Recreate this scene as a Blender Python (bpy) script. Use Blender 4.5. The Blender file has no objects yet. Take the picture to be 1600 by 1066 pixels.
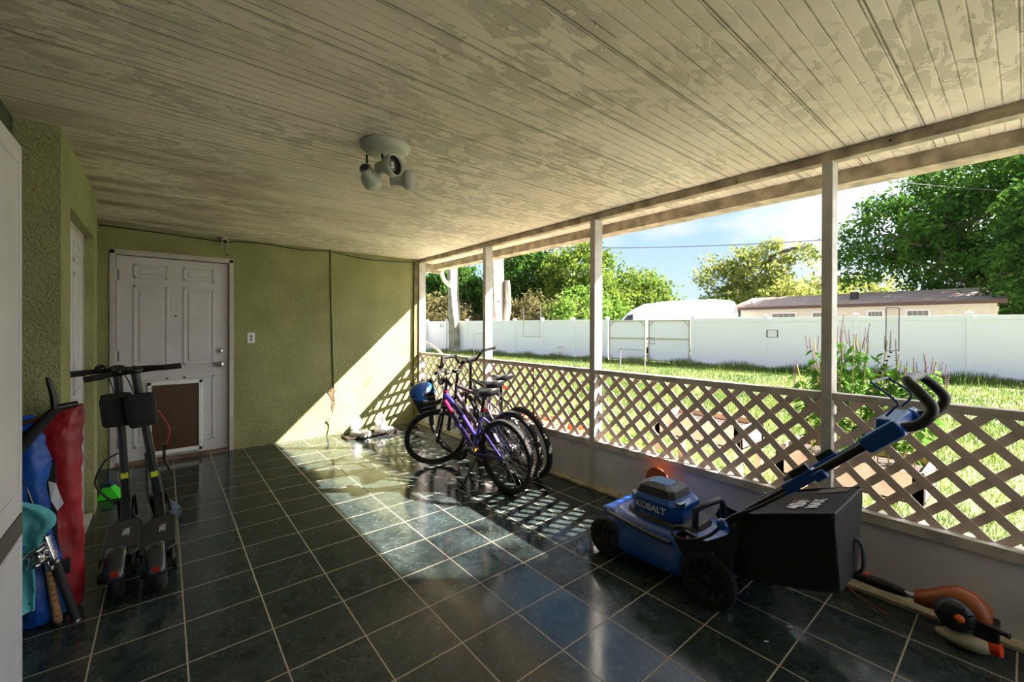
import bpy, bmesh, math, random
import numpy as np
from mathutils import Vector, Matrix, Euler
PI = math.pi
R = math.radians
sc = bpy.context.scene
COL = sc.collection
# ------------------------------------------------------------------ camera
cam = bpy.data.cameras.new('camera'); camo = bpy.data.objects.new('camera', cam); COL.objects.link(camo)
F_PX, YAW, PIT, ROL, CX, CY = 661.56, .6923, -.0032, .0028, 804.85, 514.79
CAM = Vector((-.3789, -1.8465, 1.3552))
fwd = Vector((math.sin(YAW)*math.cos(PIT), math.cos(YAW)*math.cos(PIT), math.sin(PIT)))
rt = Vector((math.cos(YAW), -math.sin(YAW), 0)); up = rt.cross(fwd)
r2 = rt*math.cos(ROL)+up*math.sin(ROL); u2 = -rt*math.sin(ROL)+up*math.cos(ROL)
camo.matrix_world = Matrix(((r2.x, u2.x, -fwd.x, CAM.x), (r2.y, u2.y, -fwd.y, CAM.y), (r2.z, u2.z, -fwd.z, CAM.z), (0, 0, 0, 1)))
cam.sensor_width = 36; cam.sensor_fit = 'HORIZONTAL'; cam.lens = F_PX/1600*36
cam.shift_x = -(CX-800)/1600; cam.shift_y = (CY-533)/1600
cam.clip_start = .05; cam.clip_end = 500
sc.camera = camo
def far(px, py, d):
    """a place in the yard seen along a bearing, d metres deep"""
    v = fwd + r2*((px-CX)/F_PX) - u2*((py-CY)/F_PX)
    return CAM + v*d
# ------------------------------------------------------------------ view, sun, sky
vs = sc.view_settings
sc.display_settings.display_device = 'sRGB'
vs.view_transform = 'Standard'; vs.look = 'None'; vs.exposure = .95; vs.gamma = 1; vs.use_curve_mapping = False
sun = bpy.data.lights.new('sun', 'SUN'); suno = bpy.data.objects.new('sun', sun); COL.objects.link(suno)
sdir = Vector((-1, .74, -.96)).normalized()
suno.rotation_euler = sdir.to_track_quat('-Z', 'Y').to_euler()
sun.energy = 26; sun.angle = R(.6); sun.color = (1, .90, .80)
w = bpy.data.worlds.new('sky'); sc.world = w; w.use_nodes = True
nt = w.node_tree; N = nt.nodes; L = nt.links; N.clear()
out = N.new('ShaderNodeOutputWorld'); bg = N.new('ShaderNodeBackground'); L.new(bg.outputs[0], out.inputs[0])
tc = N.new('ShaderNodeTexCoord'); sep = N.new('ShaderNodeSeparateXYZ'); L.new(tc.outputs['Generated'], sep.inputs[0])
rmp = N.new('ShaderNodeValToRGB'); L.new(sep.outputs[2], rmp.inputs[0])
e = rmp.color_ramp.elements; e[0].position = 0; e[0].color = (.46, .57, .70, 1); e[1].position = .7; e[1].color = (.14, .30, .56, 1)
q = e.new(.28); q.color = (.25, .42, .64, 1)
mp = N.new('ShaderNodeMapping'); mp.inputs['Scale'].default_value = (1, 1, 2.6); L.new(tc.outputs['Generated'], mp.inputs[0])
ns = N.new('ShaderNodeTexNoise'); ns.inputs['Scale'].default_value = 2.1; ns.inputs['Detail'].default_value = 7; ns.inputs['Roughness'].default_value = .55
mp.inputs['Location'].default_value = (.35, .2, 0)
L.new(mp.outputs[0], ns.inputs[0])
cr = N.new('ShaderNodeValToRGB'); L.new(ns.outputs[0], cr.inputs[0])
cr.color_ramp.elements[0].position = .46; cr.color_ramp.elements[0].color = (0, 0, 0, 1); cr.color_ramp.elements[1].position = .60
mx = N.new('ShaderNodeMix'); mx.data_type = 'RGBA'; L.new(cr.outputs[0], mx.inputs[0]); L.new(rmp.outputs[0], mx.inputs[6]); mx.inputs[7].default_value = (.60, .61, .65, 1)
# bright haze around the sun
dot = N.new('ShaderNodeVectorMath'); dot.operation = 'DOT_PRODUCT'; L.new(tc.outputs['Generated'], dot.inputs[0]); dot.inputs[1].default_value = tuple(-sdir)
pw = N.new('ShaderNodeMapRange'); L.new(dot.outputs['Value'], pw.inputs[0]); pw.inputs[1].default_value = .5; pw.inputs[2].default_value = 1; pw.inputs[3].default_value = 0; pw.inputs[4].default_value = 1
p2 = N.new('ShaderNodeMath'); p2.operation = 'POWER'; L.new(pw.outputs[0], p2.inputs[0]); p2.inputs[1].default_value = 1.6
ad = N.new('ShaderNodeMix'); ad.data_type = 'RGBA'; ad.blend_type = 'ADD'; L.new(p2.outputs[0], ad.inputs[0]); L.new(mx.outputs[2], ad.inputs[6]); ad.inputs[7].default_value = (2.8, 2.7, 2.6, 1)
L.new(ad.outputs[2], bg.inputs[0]); bg.inputs[1].default_value = 1.0
try:
    sc.cycles.max_bounces = 10; sc.cycles.diffuse_bounces = 6; sc.cycles.transparent_max_bounces = 12; sc.cycles.caustics_reflective = False; sc.cycles.caustics_refractive = False
    sc.cycles.use_denoising = True; sc.cycles.sample_clamp_indirect = 6
except Exception: pass

# ------------------------------------------------------------------ materials
def srgb(r, g, b):
    f = lambda c: ((c/255)/12.92 if c <= 10 else ((c/255+.055)/1.055)**2.4)
    return (f(r), f(g), f(b), 1)
MATS = {}
def mat(name, rgb, rough=.6, metal=0, var=0, vscale=8, bump=0, bscale=40, spec=None, rgb2=None, coat=0, trans=0, detail=4, lo=.35, hi=.65):
    if name in MATS: return MATS[name]
    m = bpy.data.materials.new(name); m.use_nodes = True; n = m.node_tree.nodes; l = m.node_tree.links
    b = n['Principled BSDF']; b.inputs['Base Color'].default_value = srgb(*rgb); b.inputs['Roughness'].default_value = rough; b.inputs['Metallic'].default_value = metal
    if spec is not None: b.inputs['Specular IOR Level'].default_value = spec
    if coat: b.inputs['Coat Weight'].default_value = coat
    if trans: b.inputs['Transmission Weight'].default_value = trans
    t = n.new('ShaderNodeTexCoord')
    if var or rgb2:
        nz = n.new('ShaderNodeTexNoise'); nz.inputs['Scale'].default_value = vscale; nz.inputs['Detail'].default_value = detail; l.new(t.outputs['Object'], nz.inputs[0])
        r = n.new('ShaderNodeValToRGB'); l.new(nz.outputs[0], r.inputs[0]); r.color_ramp.elements[0].position = lo; r.color_ramp.elements[1].position = hi
        c2 = rgb2 or tuple(max(0, c*(1-var)) for c in rgb)
        r.color_ramp.elements[0].color = srgb(*c2); r.color_ramp.elements[1].color = srgb(*rgb); l.new(r.outputs[0], b.inputs['Base Color'])
    if bump:
        nb = n.new('ShaderNodeTexNoise'); nb.inputs['Scale'].default_value = bscale; nb.inputs['Detail'].default_value = 4; l.new(t.outputs['Object'], nb.inputs[0])
        bp = n.new('ShaderNodeBump'); bp.inputs['Strength'].default_value = bump; bp.inputs['Distance'].default_value = .01; l.new(nb.outputs[0], bp.inputs['Height']); l.new(bp.outputs[0], b.inputs['Normal'])
    MATS[name] = m
    return m
def leafmat(name, c1, c2, tr=.35, scale=1.3):
    m = bpy.data.materials.new(name); m.use_nodes = True; n = m.node_tree.nodes; l = m.node_tree.links; n.clear()
    o = n.new('ShaderNodeOutputMaterial'); d = n.new('ShaderNodeBsdfDiffuse'); t = n.new('ShaderNodeBsdfTranslucent'); x = n.new('ShaderNodeMixShader')
    tc = n.new('ShaderNodeTexCoord'); nz = n.new('ShaderNodeTexNoise'); nz.inputs['Scale'].default_value = scale; nz.inputs['Detail'].default_value = 5; l.new(tc.outputs['Object'], nz.inputs[0])
    r = n.new('ShaderNodeValToRGB'); r.color_ramp.elements[0].position = .35; r.color_ramp.elements[1].position = .65; r.color_ramp.elements[0].color = srgb(*c1); r.color_ramp.elements[1].color = srgb(*c2)
    l.new(nz.outputs[0], r.inputs[0]); l.new(r.outputs[0], d.inputs[0]); l.new(r.outputs[0], t.inputs[0]); x.inputs[0].default_value = tr
    l.new(d.outputs[0], x.inputs[1]); l.new(t.outputs[0], x.inputs[2]); l.new(x.outputs[0], o.inputs[0])
    return m
def nodes_of(m): return m.node_tree.nodes, m.node_tree.links, m.node_tree.nodes['Principled BSDF']

# ---- floor tiles: 30.5 cm squares, dark green-black slate look with pale veins
TILE = .305
def floor_material():
    m = bpy.data.materials.new('dark_tile'); m.use_nodes = True; n, l, b = nodes_of(m)
    t = n.new('ShaderNodeTexCoord'); s = n.new('ShaderNodeSeparateXYZ'); l.new(t.outputs['Object'], s.inputs[0])
    def M(op, a, c=None):
        k = n.new('ShaderNodeMath'); k.operation = op
        for i, v in enumerate((a, c)):
            if v is None: continue
            if isinstance(v, (int, float)): k.inputs[i].default_value = v
            else: l.new(v, k.inputs[i])
        return k.outputs[0]
    def dist(o):
        u = M('DIVIDE', o, TILE); f = M('FRACT', M('ADD', u, 100.5)); return M('ABSOLUTE', M('SUBTRACT', f, .5))
    dmin = M('MINIMUM', dist(s.outputs[0]), dist(s.outputs[1]))
    gr = n.new('ShaderNodeMapRange'); l.new(dmin, gr.inputs[0]); gr.inputs[1].default_value = .0075; gr.inputs[2].default_value = .0125; gr.inputs[3].default_value = 1; gr.inputs[4].default_value = 0
    fx = M('FLOOR', M('ADD', M('DIVIDE', s.outputs[0], TILE), 100)); fy = M('FLOOR', M('ADD', M('DIVIDE', s.outputs[1], TILE), 100))
    cb = n.new('ShaderNodeCombineXYZ'); l.new(fx, cb.inputs[0]); l.new(fy, cb.inputs[1])
    wn = n.new('ShaderNodeTexWhiteNoise'); l.new(cb.outputs[0], wn.inputs[0])
    va = n.new('ShaderNodeVectorMath'); va.operation = 'MULTIPLY_ADD'; l.new(wn.outputs[1], va.inputs[0]); va.inputs[1].default_value = (9, 9, 9); l.new(t.outputs['Object'], va.inputs[2])
    nz = n.new('ShaderNodeTexNoise'); nz.inputs['Scale'].default_value = 9; nz.inputs['Detail'].default_value = 8; nz.inputs['Distortion'].default_value = 1.2; l.new(va.outputs[0], nz.inputs[0])
    r = n.new('ShaderNodeValToRGB'); l.new(nz.outputs[0], r.inputs[0]); r.color_ramp.elements[0].color = srgb(32, 40, 40); r.color_ramp.elements[0].position = .3; r.color_ramp.elements[1].color = srgb(54, 63, 61); r.color_ramp.elements[1].position = .75
    nv = n.new('ShaderNodeTexNoise'); nv.inputs['Scale'].default_value = 5; nv.inputs['Detail'].default_value = 6; nv.inputs['Distortion'].default_value = 2.5; l.new(va.outputs[0], nv.inputs[0])
    vv = M('ABSOLUTE', M('SUBTRACT', nv.outputs[0], .5)); vr = n.new('ShaderNodeMapRange'); l.new(vv, vr.inputs[0]); vr.inputs[1].default_value = 0; vr.inputs[2].default_value = .012; vr.inputs[3].default_value = .45; vr.inputs[4].default_value = 0
    m1 = n.new('ShaderNodeMix'); m1.data_type = 'RGBA'; l.new(vr.outputs[0], m1.inputs[0]); l.new(r.outputs[0], m1.inputs[6]); m1.inputs[7].default_value = srgb(96, 110, 106)
    m2 = n.new('ShaderNodeMix'); m2.data_type = 'RGBA'; l.new(gr.outputs[0], m2.inputs[0]); l.new(m1.outputs[2], m2.inputs[6]); m2.inputs[7].default_value = srgb(158, 146, 126)
    l.new(m2.outputs[2], b.inputs['Base Color'])
    sm = n.new('ShaderNodeTexNoise'); sm.inputs['Scale'].default_value = 3; sm.inputs['Detail'].default_value = 5; l.new(t.outputs['Object'], sm.inputs[0])
    rr = n.new('ShaderNodeMapRange'); l.new(sm.outputs[0], rr.inputs[0]); rr.inputs[1].default_value = .3; rr.inputs[2].default_value = .7; rr.inputs[3].default_value = .07; rr.inputs[4].default_value = .19
    m3 = M('MAXIMUM', rr.outputs[0], M('MULTIPLY', gr.outputs[0], .8)); l.new(m3, b.inputs['Roughness']); b.inputs['Specular IOR Level'].default_value = .34
    bp = n.new('ShaderNodeBump'); bp.inputs['Strength'].default_value = .5; bp.inputs['Distance'].default_value = .003; bp.invert = True
    hh = M('ADD', gr.outputs[0], M('MULTIPLY', nz.outputs[0], .25)); l.new(hh, bp.inputs['Height']); l.new(bp.outputs[0], b.inputs['Normal'])
    return m
def stucco(name, c1, c2):
    m = bpy.data.materials.new(name); m.use_nodes = True; n, l, b = nodes_of(m); b.inputs['Roughness'].default_value = .9; b.inputs['Specular IOR Level'].default_value = .2
    t = n.new('ShaderNodeTexCoord'); nz = n.new('ShaderNodeTexNoise'); nz.inputs['Scale'].default_value = 2.2; nz.inputs['Detail'].default_value = 6; l.new(t.outputs['Object'], nz.inputs[0])
    r = n.new('ShaderNodeValToRGB'); l.new(nz.outputs[0], r.inputs[0]); r.color_ramp.elements[0].position = .3; r.color_ramp.elements[1].position = .7; r.color_ramp.elements[0].color = srgb(*c2); r.color_ramp.elements[1].color = srgb(*c1)
    l.new(r.outputs[0], b.inputs['Base Color'])
    a = n.new('ShaderNodeTexNoise'); a.inputs['Scale'].default_value = 42; a.inputs['Detail'].default_value = 3; a.inputs['Distortion'].default_value = 1.4; l.new(t.outputs['Object'], a.inputs[0])
    ra = n.new('ShaderNodeValToRGB'); l.new(a.outputs[0], ra.inputs[0]); ra.color_ramp.elements[0].position = .42; ra.color_ramp.elements[1].position = .6
    bp = n.new('ShaderNodeBump'); bp.inputs['Strength'].default_value = .9; bp.inputs['Distance'].default_value = .006; l.new(ra.outputs[0], bp.inputs['Height']); l.new(bp.outputs[0], b.inputs['Normal'])
    return m
def ceiling_material():
    m = bpy.data.materials.new('painted_beadboard'); m.use_nodes = True; n, l, b = nodes_of(m); b.inputs['Roughness'].default_value = .75
    t = n.new('ShaderNodeTexCoord'); s = n.new('ShaderNodeSeparateXYZ'); l.new(t.outputs['Object'], s.inputs[0])
    def M(op, a, c=None, d=None):
        k = n.new('ShaderNodeMath'); k.operation = op
        for i, v in enumerate((a, c, d)):
            if v is None: continue
            if isinstance(v, (int, float)): k.inputs[i].default_value = v
            else: l.new(v, k.inputs[i])
        return k.outputs[0]
    def rng(o, a, c, d, e2):
        k = n.new('ShaderNodeMapRange'); l.new(o, k.inputs[0]); k.inputs[1].default_value = a; k.inputs[2].default_value = c; k.inputs[3].default_value = d; k.inputs[4].default_value = e2; return k.outputs[0]
    def noise(sx, sy, det=6, dis=0, off=0):
        mp = n.new('ShaderNodeMapping'); mp.inputs['Scale'].default_value = (sx, sy, 1); mp.inputs['Location'].default_value = (off, off, off); l.new(t.outputs['Object'], mp.inputs[0])
        k = n.new('ShaderNodeTexNoise'); k.inputs['Scale'].default_value = 1; k.inputs['Detail'].default_value = det; k.inputs['Distortion'].default_value = dis; l.new(mp.outputs[0], k.inputs[0]); return k.outputs[0]
    y = s.outputs[1]
    bead = M('ABSOLUTE', M('SUBTRACT', M('FRACT', M('ADD', M('DIVIDE', y, .0508), 200.5)), .5))
    board = M('ABSOLUTE', M('SUBTRACT', M('FRACT', M('ADD', M('DIVIDE', M('ADD', y, .315), .305), 100)), .5))
    big = M('ABSOLUTE', M('SUBTRACT', M('FRACT', M('ADD', M('DIVIDE', M('ADD', y, .315), .305), 100.5)), .5))
    groove = rng(bead, .0, .075, 1, 0); seam = rng(big, 0, .015, 1, 0)
    # breaks in the groove dirt
    br = rng(noise(5, 40, 4, 0, 3), .45, .6, 0, 1)
    base = n.new('ShaderNodeMix'); base.data_type = 'RGBA'; base.inputs[6].default_value = srgb(234, 226, 206); base.inputs[7].default_value = srgb(214, 206, 184); l.new(rng(noise(1.2, 2.2), .35, .65, 0, 1), base.inputs[0])
    # mildew: grey-green patches whose edges are drawn darker, with scrubbed strokes
    nn = noise(6.5, 13, 10, 1.2, 7); reg = rng(noise(1.3, 1.6, 3, 0, 12), .38, .56, 0, 1)
    patch = M('MULTIPLY', rng(nn, .50, .55, 0, .42), reg)
    edge = M('MULTIPLY', M('MULTIPLY', rng(M('ABSOLUTE', M('SUBTRACT', nn, .515)), 0, .010, 1, 0), reg), .72)
    c2 = n.new('ShaderNodeMix'); c2.data_type = 'RGBA'; l.new(patch, c2.inputs[0]); l.new(base.outputs[2], c2.inputs[6]); c2.inputs[7].default_value = srgb(146, 146, 122)
    c3 = n.new('ShaderNodeMix'); c3.data_type = 'RGBA'; l.new(edge, c3.inputs[0]); l.new(c2.outputs[2], c3.inputs[6]); c3.inputs[7].default_value = srgb(96, 96, 76)
    # rusty bloom towards the house side
    ru = M('MULTIPLY', M('MULTIPLY', rng(s.outputs[0], -.8, .9, 1, 0), rng(noise(1.4, 6, 5, 0, 21), .45, .62, 0, .7)), rng(s.outputs[1], .6, 1.6, 0, 1))
    c4 = n.new('ShaderNodeMix'); c4.data_type = 'RGBA'; l.new(ru, c4.inputs[0]); l.new(c3.outputs[2], c4.inputs[6]); c4.inputs[7].default_value = srgb(120, 98, 66)
    line = M('MAXIMUM', M('MULTIPLY', M('MULTIPLY', groove, br), .78), M('MULTIPLY', seam, .95))
    c5 = n.new('ShaderNodeMix'); c5.data_type = 'RGBA'; l.new(line, c5.inputs[0]); l.new(c4.outputs[2], c5.inputs[6]); c5.inputs[7].default_value = srgb(72, 60, 40)
    l.new(c5.outputs[2], b.inputs['Base Color'])
    bp = n.new('ShaderNodeBump'); bp.inputs['Strength'].default_value = .8; bp.inputs['Distance'].default_value = .004; bp.invert = True
    l.new(M('MAXIMUM', groove, seam), bp.inputs['Height']); l.new(bp.outputs[0], b.inputs['Normal'])
    return m
def screen_material():
    m = bpy.data.materials.new('insect_mesh'); m.use_nodes = True; n = m.node_tree.nodes; l = m.node_tree.links; n.clear()
    o = n.new('ShaderNodeOutputMaterial'); a = n.new('ShaderNodeBsdfTransparent'); d = n.new('ShaderNodeBsdfDiffuse'); d.inputs[0].default_value = srgb(150, 150, 150); x = n.new('ShaderNodeMixShader'); x.inputs[0].default_value = .07
    l.new(a.outputs[0], x.inputs[1]); l.new(d.outputs[0], x.inputs[2]); l.new(x.outputs[0], o.inputs[0]); return m
def clear_plastic():
    m = bpy.data.materials.new('clear_plastic'); m.use_nodes = True; n = m.node_tree.nodes; l = m.node_tree.links; n.clear()
    o = n.new('ShaderNodeOutputMaterial'); a = n.new('ShaderNodeBsdfTransparent'); d = n.new('ShaderNodeBsdfPrincipled'); d.inputs['Base Color'].default_value = (.9, .9, .9, 1); d.inputs['Roughness'].default_value = .15; x = n.new('ShaderNodeMixShader'); x.inputs[0].default_value = .55
    l.new(a.outputs[0], x.inputs[1]); l.new(d.outputs[0], x.inputs[2]); l.new(x.outputs[0], o.inputs[0]); return m

M_FLOOR = floor_material(); M_CEIL = ceiling_material(); M_GREEN = stucco('green_stucco', (168, 170, 122), (142, 146, 102)); M_SCREEN = screen_material(); M_CLEAR = clear_plastic()
M_WOODW = mat('weathered_white_paint', (214, 206, 194), .7, var=.2, vscale=7, bump=.2, bscale=60)
M_WOODB = mat('worn_beam_paint', (190, 176, 152), .75, var=.3, vscale=10, bump=.3, bscale=60)
M_POST = mat('white_post_paint', (196, 194, 190), .55, var=.1, vscale=9, bump=.1)
M_KNEE = mat('knee_wall_paint', (232, 230, 236), .7, var=.12, vscale=3, bump=.1)
M_KERB = mat('kerb_concrete', (200, 188, 158), .85, var=.25, vscale=9, bump=.4)
M_LATT = mat('lattice_plastic', (226, 206, 192), .6, var=.08, vscale=3)
M_WHITE = mat('white_plastic', (236, 236, 236), .4)
M_DOOR = mat('white_door_paint', (206, 204, 208), .45, var=.05, vscale=3)
M_FRAME = mat('door_frame_paint', (196, 190, 186), .5, var=.1, vscale=6)
M_BLACK = mat('black_plastic', (20, 20, 22), .45)
M_BLACKM = mat('black_metal', (22, 22, 24), .3, metal=.3)
M_RUB = mat('tyre_rubber', (24, 24, 24), .8, bump=.3, bscale=120)
M_CHROME = mat('chrome', (205, 205, 210), .15, metal=1)
M_STEEL = mat('brushed_steel', (150, 150, 155), .35, metal=.9)
M_BLUE = mat('mower_blue', (14, 72, 158), .3, coat=.3)
M_BAG = mat('black_fabric', (22, 22, 25), .85, bump=.3, bscale=300)
M_ORANGE = mat('trimmer_orange', (214, 96, 22), .4)
M_REDOR = mat('orange_red_plastic', (236, 66, 26), .4)

# ------------------------------------------------------------------ mesh helpers
class MB:
    def __init__(s): s.v = []; s.f = []; s.sm = []; s.M = Matrix()
    def add(s, vs_, fs, smooth=False):
        o = len(s.v)
        for p in vs_: s.v.append(tuple(s.M @ Vector(p)))
        for f in fs: s.f.append([i+o for i in f]); s.sm.append(smooth)
        return s
    def box(s, c, d, rot=None):
        x, y, z = d[0]/2, d[1]/2, d[2]/2
        m = Matrix.Translation(c) @ (rot.to_matrix().to_4x4() if isinstance(rot, Euler) else (rot or Matrix()))
        P = [m @ Vector(p) for p in ((-x, -y, -z), (x, -y, -z), (x, y, -z), (-x, y, -z), (-x, -y, z), (x, -y, z), (x, y, z), (-x, y, z))]
        return s.add(P, [(3, 2, 1, 0), (4, 5, 6, 7), (0, 1, 5, 4), (1, 2, 6, 5), (2, 3, 7, 6), (3, 0, 4, 7)])
    def b2(s, x0, x1, y0, y1, z0, z1): return s.box(((x0+x1)/2, (y0+y1)/2, (z0+z1)/2), (x1-x0, y1-y0, z1-z0))
    def beam(s, a, b, wd, th, upv=(0, 0, 1)):
        a = Vector(a); b = Vector(b); z = (b-a).normalized(); x = z.cross(Vector(upv))
        if x.length < 1e-4: x = z.cross(Vector((1, 0, 0)))
        x.normalize(); y = z.cross(x)
        m = Matrix((x, y, z)).transposed().to_4x4(); m.translation = (a+b)/2
        return s.box((0, 0, 0), (wd, th, (b-a).length), None) if False else s._bm(m, wd, th, (b-a).length)
    def _bm(s, m, a, b, c):
        P = [m @ Vector((i*a/2, j*b/2, k*c/2)) for i, j, k in ((-1, -1, -1), (1, -1, -1), (1, 1, -1), (-1, 1, -1), (-1, -1, 1), (1, -1, 1), (1, 1, 1), (-1, 1, 1))]
        return s.add(P, [(3, 2, 1, 0), (4, 5, 6, 7), (0, 1, 5, 4), (1, 2, 6, 5), (2, 3, 7, 6), (3, 0, 4, 7)])
    def tube(s, pts, r, n=10, caps=True, closed=False, flat=1):
        pts = [Vector(p) for p in pts]; k = len(pts); rs = r if isinstance(r, (list, tuple)) else [r]*k
        P = []; prev = None
        for i, p in enumerate(pts):
            if closed: t = pts[(i+1) % k]-pts[i-1]
            else: t = pts[min(i+1, k-1)]-pts[max(i-1, 0)]
            if t.length < 1e-9: t = Vector((0, 0, 1))
            t.normalize()
            if prev is None:
                a = Vector((0, 0, 1)) if abs(t.z) < .9 else Vector((1, 0, 0)); x = t.cross(a).normalized()
            else:
                x = prev - t*prev.dot(t); x.normalize()
            prev = x; y = t.cross(x)
            for j in range(n):
                g = 2*PI*j/n; P.append(p+(x*math.cos(g)+y*math.sin(g)*flat)*rs[i])
        Fs = []
        for i in range(k if closed else k-1):
            for j in range(n):
                a = i*n+j; b = i*n+(j+1) % n; c = ((i+1) % k)*n+(j+1) % n; d = ((i+1) % k)*n+j
                Fs.append((a, b, c, d))
        s.add(P, Fs, True)
        if caps and not closed:
            s.add([P[j] for j in range(n)], [tuple(range(n))[::-1]]); s.add([P[(k-1)*n+j] for j in range(n)], [tuple(range(n))])
        return s
    def cyl(s, a, b, r, r1=None, n=16): return s.tube([a, b], [r, r if r1 is None else r1], n)
    def lathe(s, prof, c=(0, 0, 0), ax=(0, 0, 1), n=24, smooth=True):
        z = Vector(ax).normalized(); a = Vector((1, 0, 0)) if abs(z.x) < .9 else Vector((0, 1, 0)); x = z.cross(a).normalized(); y = z.cross(x); c = Vector(c); P = []
        for r, h in prof:
            for j in range(n): g = 2*PI*j/n; P.append(c+x*math.cos(g)*r+y*math.sin(g)*r+z*h)
        Fs = [(i*n+j, i*n+(j+1) % n, (i+1)*n+(j+1) % n, (i+1)*n+j) for i in range(len(prof)-1) for j in range(n)]
        return s.add(P, Fs, smooth)
    def ball(s, c, r, n=16, m=10, sc_=(1, 1, 1), rot=None):
        P = []; q = rot.to_matrix() if rot else Matrix.Identity(3)
        for i in range(m+1):
            th = PI*i/m
            for j in range(n): g = 2*PI*j/n; P.append(Vector(c)+q @ Vector((r*sc_[0]*math.sin(th)*math.cos(g), r*sc_[1]*math.sin(th)*math.sin(g), r*sc_[2]*math.cos(th))))
        Fs = [((i+1)*n+j, (i+1)*n+(j+1) % n, i*n+(j+1) % n, i*n+j) for i in range(m) for j in range(n)]
        return s.add(P, Fs, True)
    def torus(s, c, Rr, r, ax=(0, 1, 0), n=48, m=10, flat=1, a0=0, a1=2*PI):
        z = Vector(ax).normalized(); a = Vector((1, 0, 0)) if abs(z.x) < .9 else Vector((0, 0, 1)); x = z.cross(a).normalized(); y = z.cross(x)
        full = abs(a1-a0-2*PI) < 1e-6; k = n if full else n+1; P = []
        for i in range(k):
            g = a0+(a1-a0)*i/n; d = x*math.cos(g)+y*math.sin(g)
            for j in range(m): h = 2*PI*j/m; P.append(Vector(c)+d*(Rr+r*math.cos(h))+z*r*flat*math.sin(h))
        Fs = [(i*m+j, i*m+(j+1) % m, ((i+1) % k)*m+(j+1) % m, ((i+1) % k)*m+j) for i in range(n) for j in range(m)]
        return s.add(P, Fs, True)
    def prism(s, poly, h0, h1, fr=None):
        """poly in the xy of frame fr, extruded h0..h1 along its z"""
        fr = fr or Matrix(); n = len(poly)
        P = [fr @ Vector((x, y, h0)) for x, y in poly]+[fr @ Vector((x, y, h1)) for x, y in poly]
        Fs = [tuple(range(n))[::-1], tuple(range(n, 2*n))]+[(i, (i+1) % n, n+(i+1) % n, n+i) for i in range(n)]
        return s.add(P, Fs)
    def loft(s, rings, caps=True, smooth=True):
        n = len(rings[0]); P = [p for r_ in rings for p in r_]
        Fs = [(i*n+j, i*n+(j+1) % n, (i+1)*n+(j+1) % n, (i+1)*n+j) for i in range(len(rings)-1) for j in range(n)]
        s.add(P, Fs, smooth)
        if caps: s.add(rings[0], [tuple(range(n))[::-1]], smooth); s.add(rings[-1], [tuple(range(n))], smooth)
        return s
    def build(s, name, m, parent=None, bevel=0, label=None, smooth=None, sub=0, weld=False):
        me = bpy.data.meshes.new(name); me.from_pydata(s.v, [], s.f)
        me.polygons.foreach_set('use_smooth', [True]*len(s.f) if smooth else ([False]*len(s.f) if smooth is False else s.sm))
        me.materials.append(m); me.update()
        if weld or sub:
            b = bmesh.new(); b.from_mesh(me); bmesh.ops.remove_doubles(b, verts=b.verts, dist=1e-5); bmesh.ops.recalc_face_normals(b, faces=b.faces); b.to_mesh(me); b.free()
        o = bpy.data.objects.new(name, me); COL.objects.link(o)
        if parent: o.parent = parent
        if bevel:
            q = o.modifiers.new('bevel', 'BEVEL'); q.width = bevel; q.segments = 2; q.limit_method = 'ANGLE'; q.angle_limit = R(40)
        if sub:
            q = o.modifiers.new('sub', 'SUBSURF'); q.levels = sub; q.render_levels = sub
        if label: o['label'] = label
        return o
def superq(cx, cy, z, a, b, n=24, e_=4, tilt=0):
    P = []
    for j in range(n):
        t = 2*PI*j/n; c = math.cos(t); s_ = math.sin(t)
        P.append((cx+a*math.copysign(abs(c)**(2/e_), c), cy+b*math.copysign(abs(s_)**(2/e_), s_), z+tilt*math.copysign(abs(c)**(2/e_), c)))
    return P
def thing(name, label, cat, loc=(0, 0, 0), rot=(0, 0, 0), group=None):
    o = bpy.data.objects.new(name, None); COL.objects.link(o); o.location = loc; o.rotation_euler = rot; o['label'] = label; o['category'] = cat
    if group: o['group'] = group
    o.empty_display_size = .1
    return o
def tag(o, label, cat, group=None, kind=None):
    o['label'] = label; o['category'] = cat
    if group: o['group'] = group
    if kind: o['kind'] = kind
    return o
def struct(mb, name, m, bevel=0, parent=None):
    o = mb.build(name, m, parent, bevel)
    if not parent: o['kind'] = 'structure'
    return o
def text(name, s, size, m, parent, M4, ext=.0006, bold=0, sx=1, label=None):
    c = bpy.data.curves.new(name, 'FONT'); c.body = s; c.size = size; c.extrude = ext; c.offset = bold; c.align_x = 'CENTER'; c.align_y = 'CENTER'
    t = bpy.data.objects.new('tmp', c); COL.objects.link(t); bpy.context.view_layer.update()
    me = bpy.data.meshes.new_from_object(t.evaluated_get(bpy.context.evaluated_depsgraph_get())); me.name = name
    bpy.data.objects.remove(t); me.materials.clear(); me.materials.append(m)
    me.transform(M4 @ Matrix.Diagonal((sx, 1, 1, 1)))
    o = bpy.data.objects.new(name, me); COL.objects.link(o); o.parent = parent
    return o
def frame(o, x, y):
    x = Vector(x).normalized(); y = Vector(y); y = (y-x*y.dot(x)).normalized(); z = x.cross(y)
    m = Matrix((x, y, z)).transposed().to_4x4(); m.translation = Vector(o); return m
def bez(p, n=16):
    """smooth curve through points (Catmull-Rom)"""
    p = [Vector(a) for a in p]; P = [p[0]]+p+[p[-1]]; o = []
    for i in range(1, len(P)-2):
        for k in range(n):
            t = k/n; a, b, c, d = P[i-1], P[i], P[i+1], P[i+2]
            o.append(.5*((2*b)+(c-a)*t+(2*a-5*b+4*c-d)*t*t+(3*b-a-3*c+d)*t**3))
    o.append(p[-1]); return o
rnd = random.Random(4)
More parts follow.
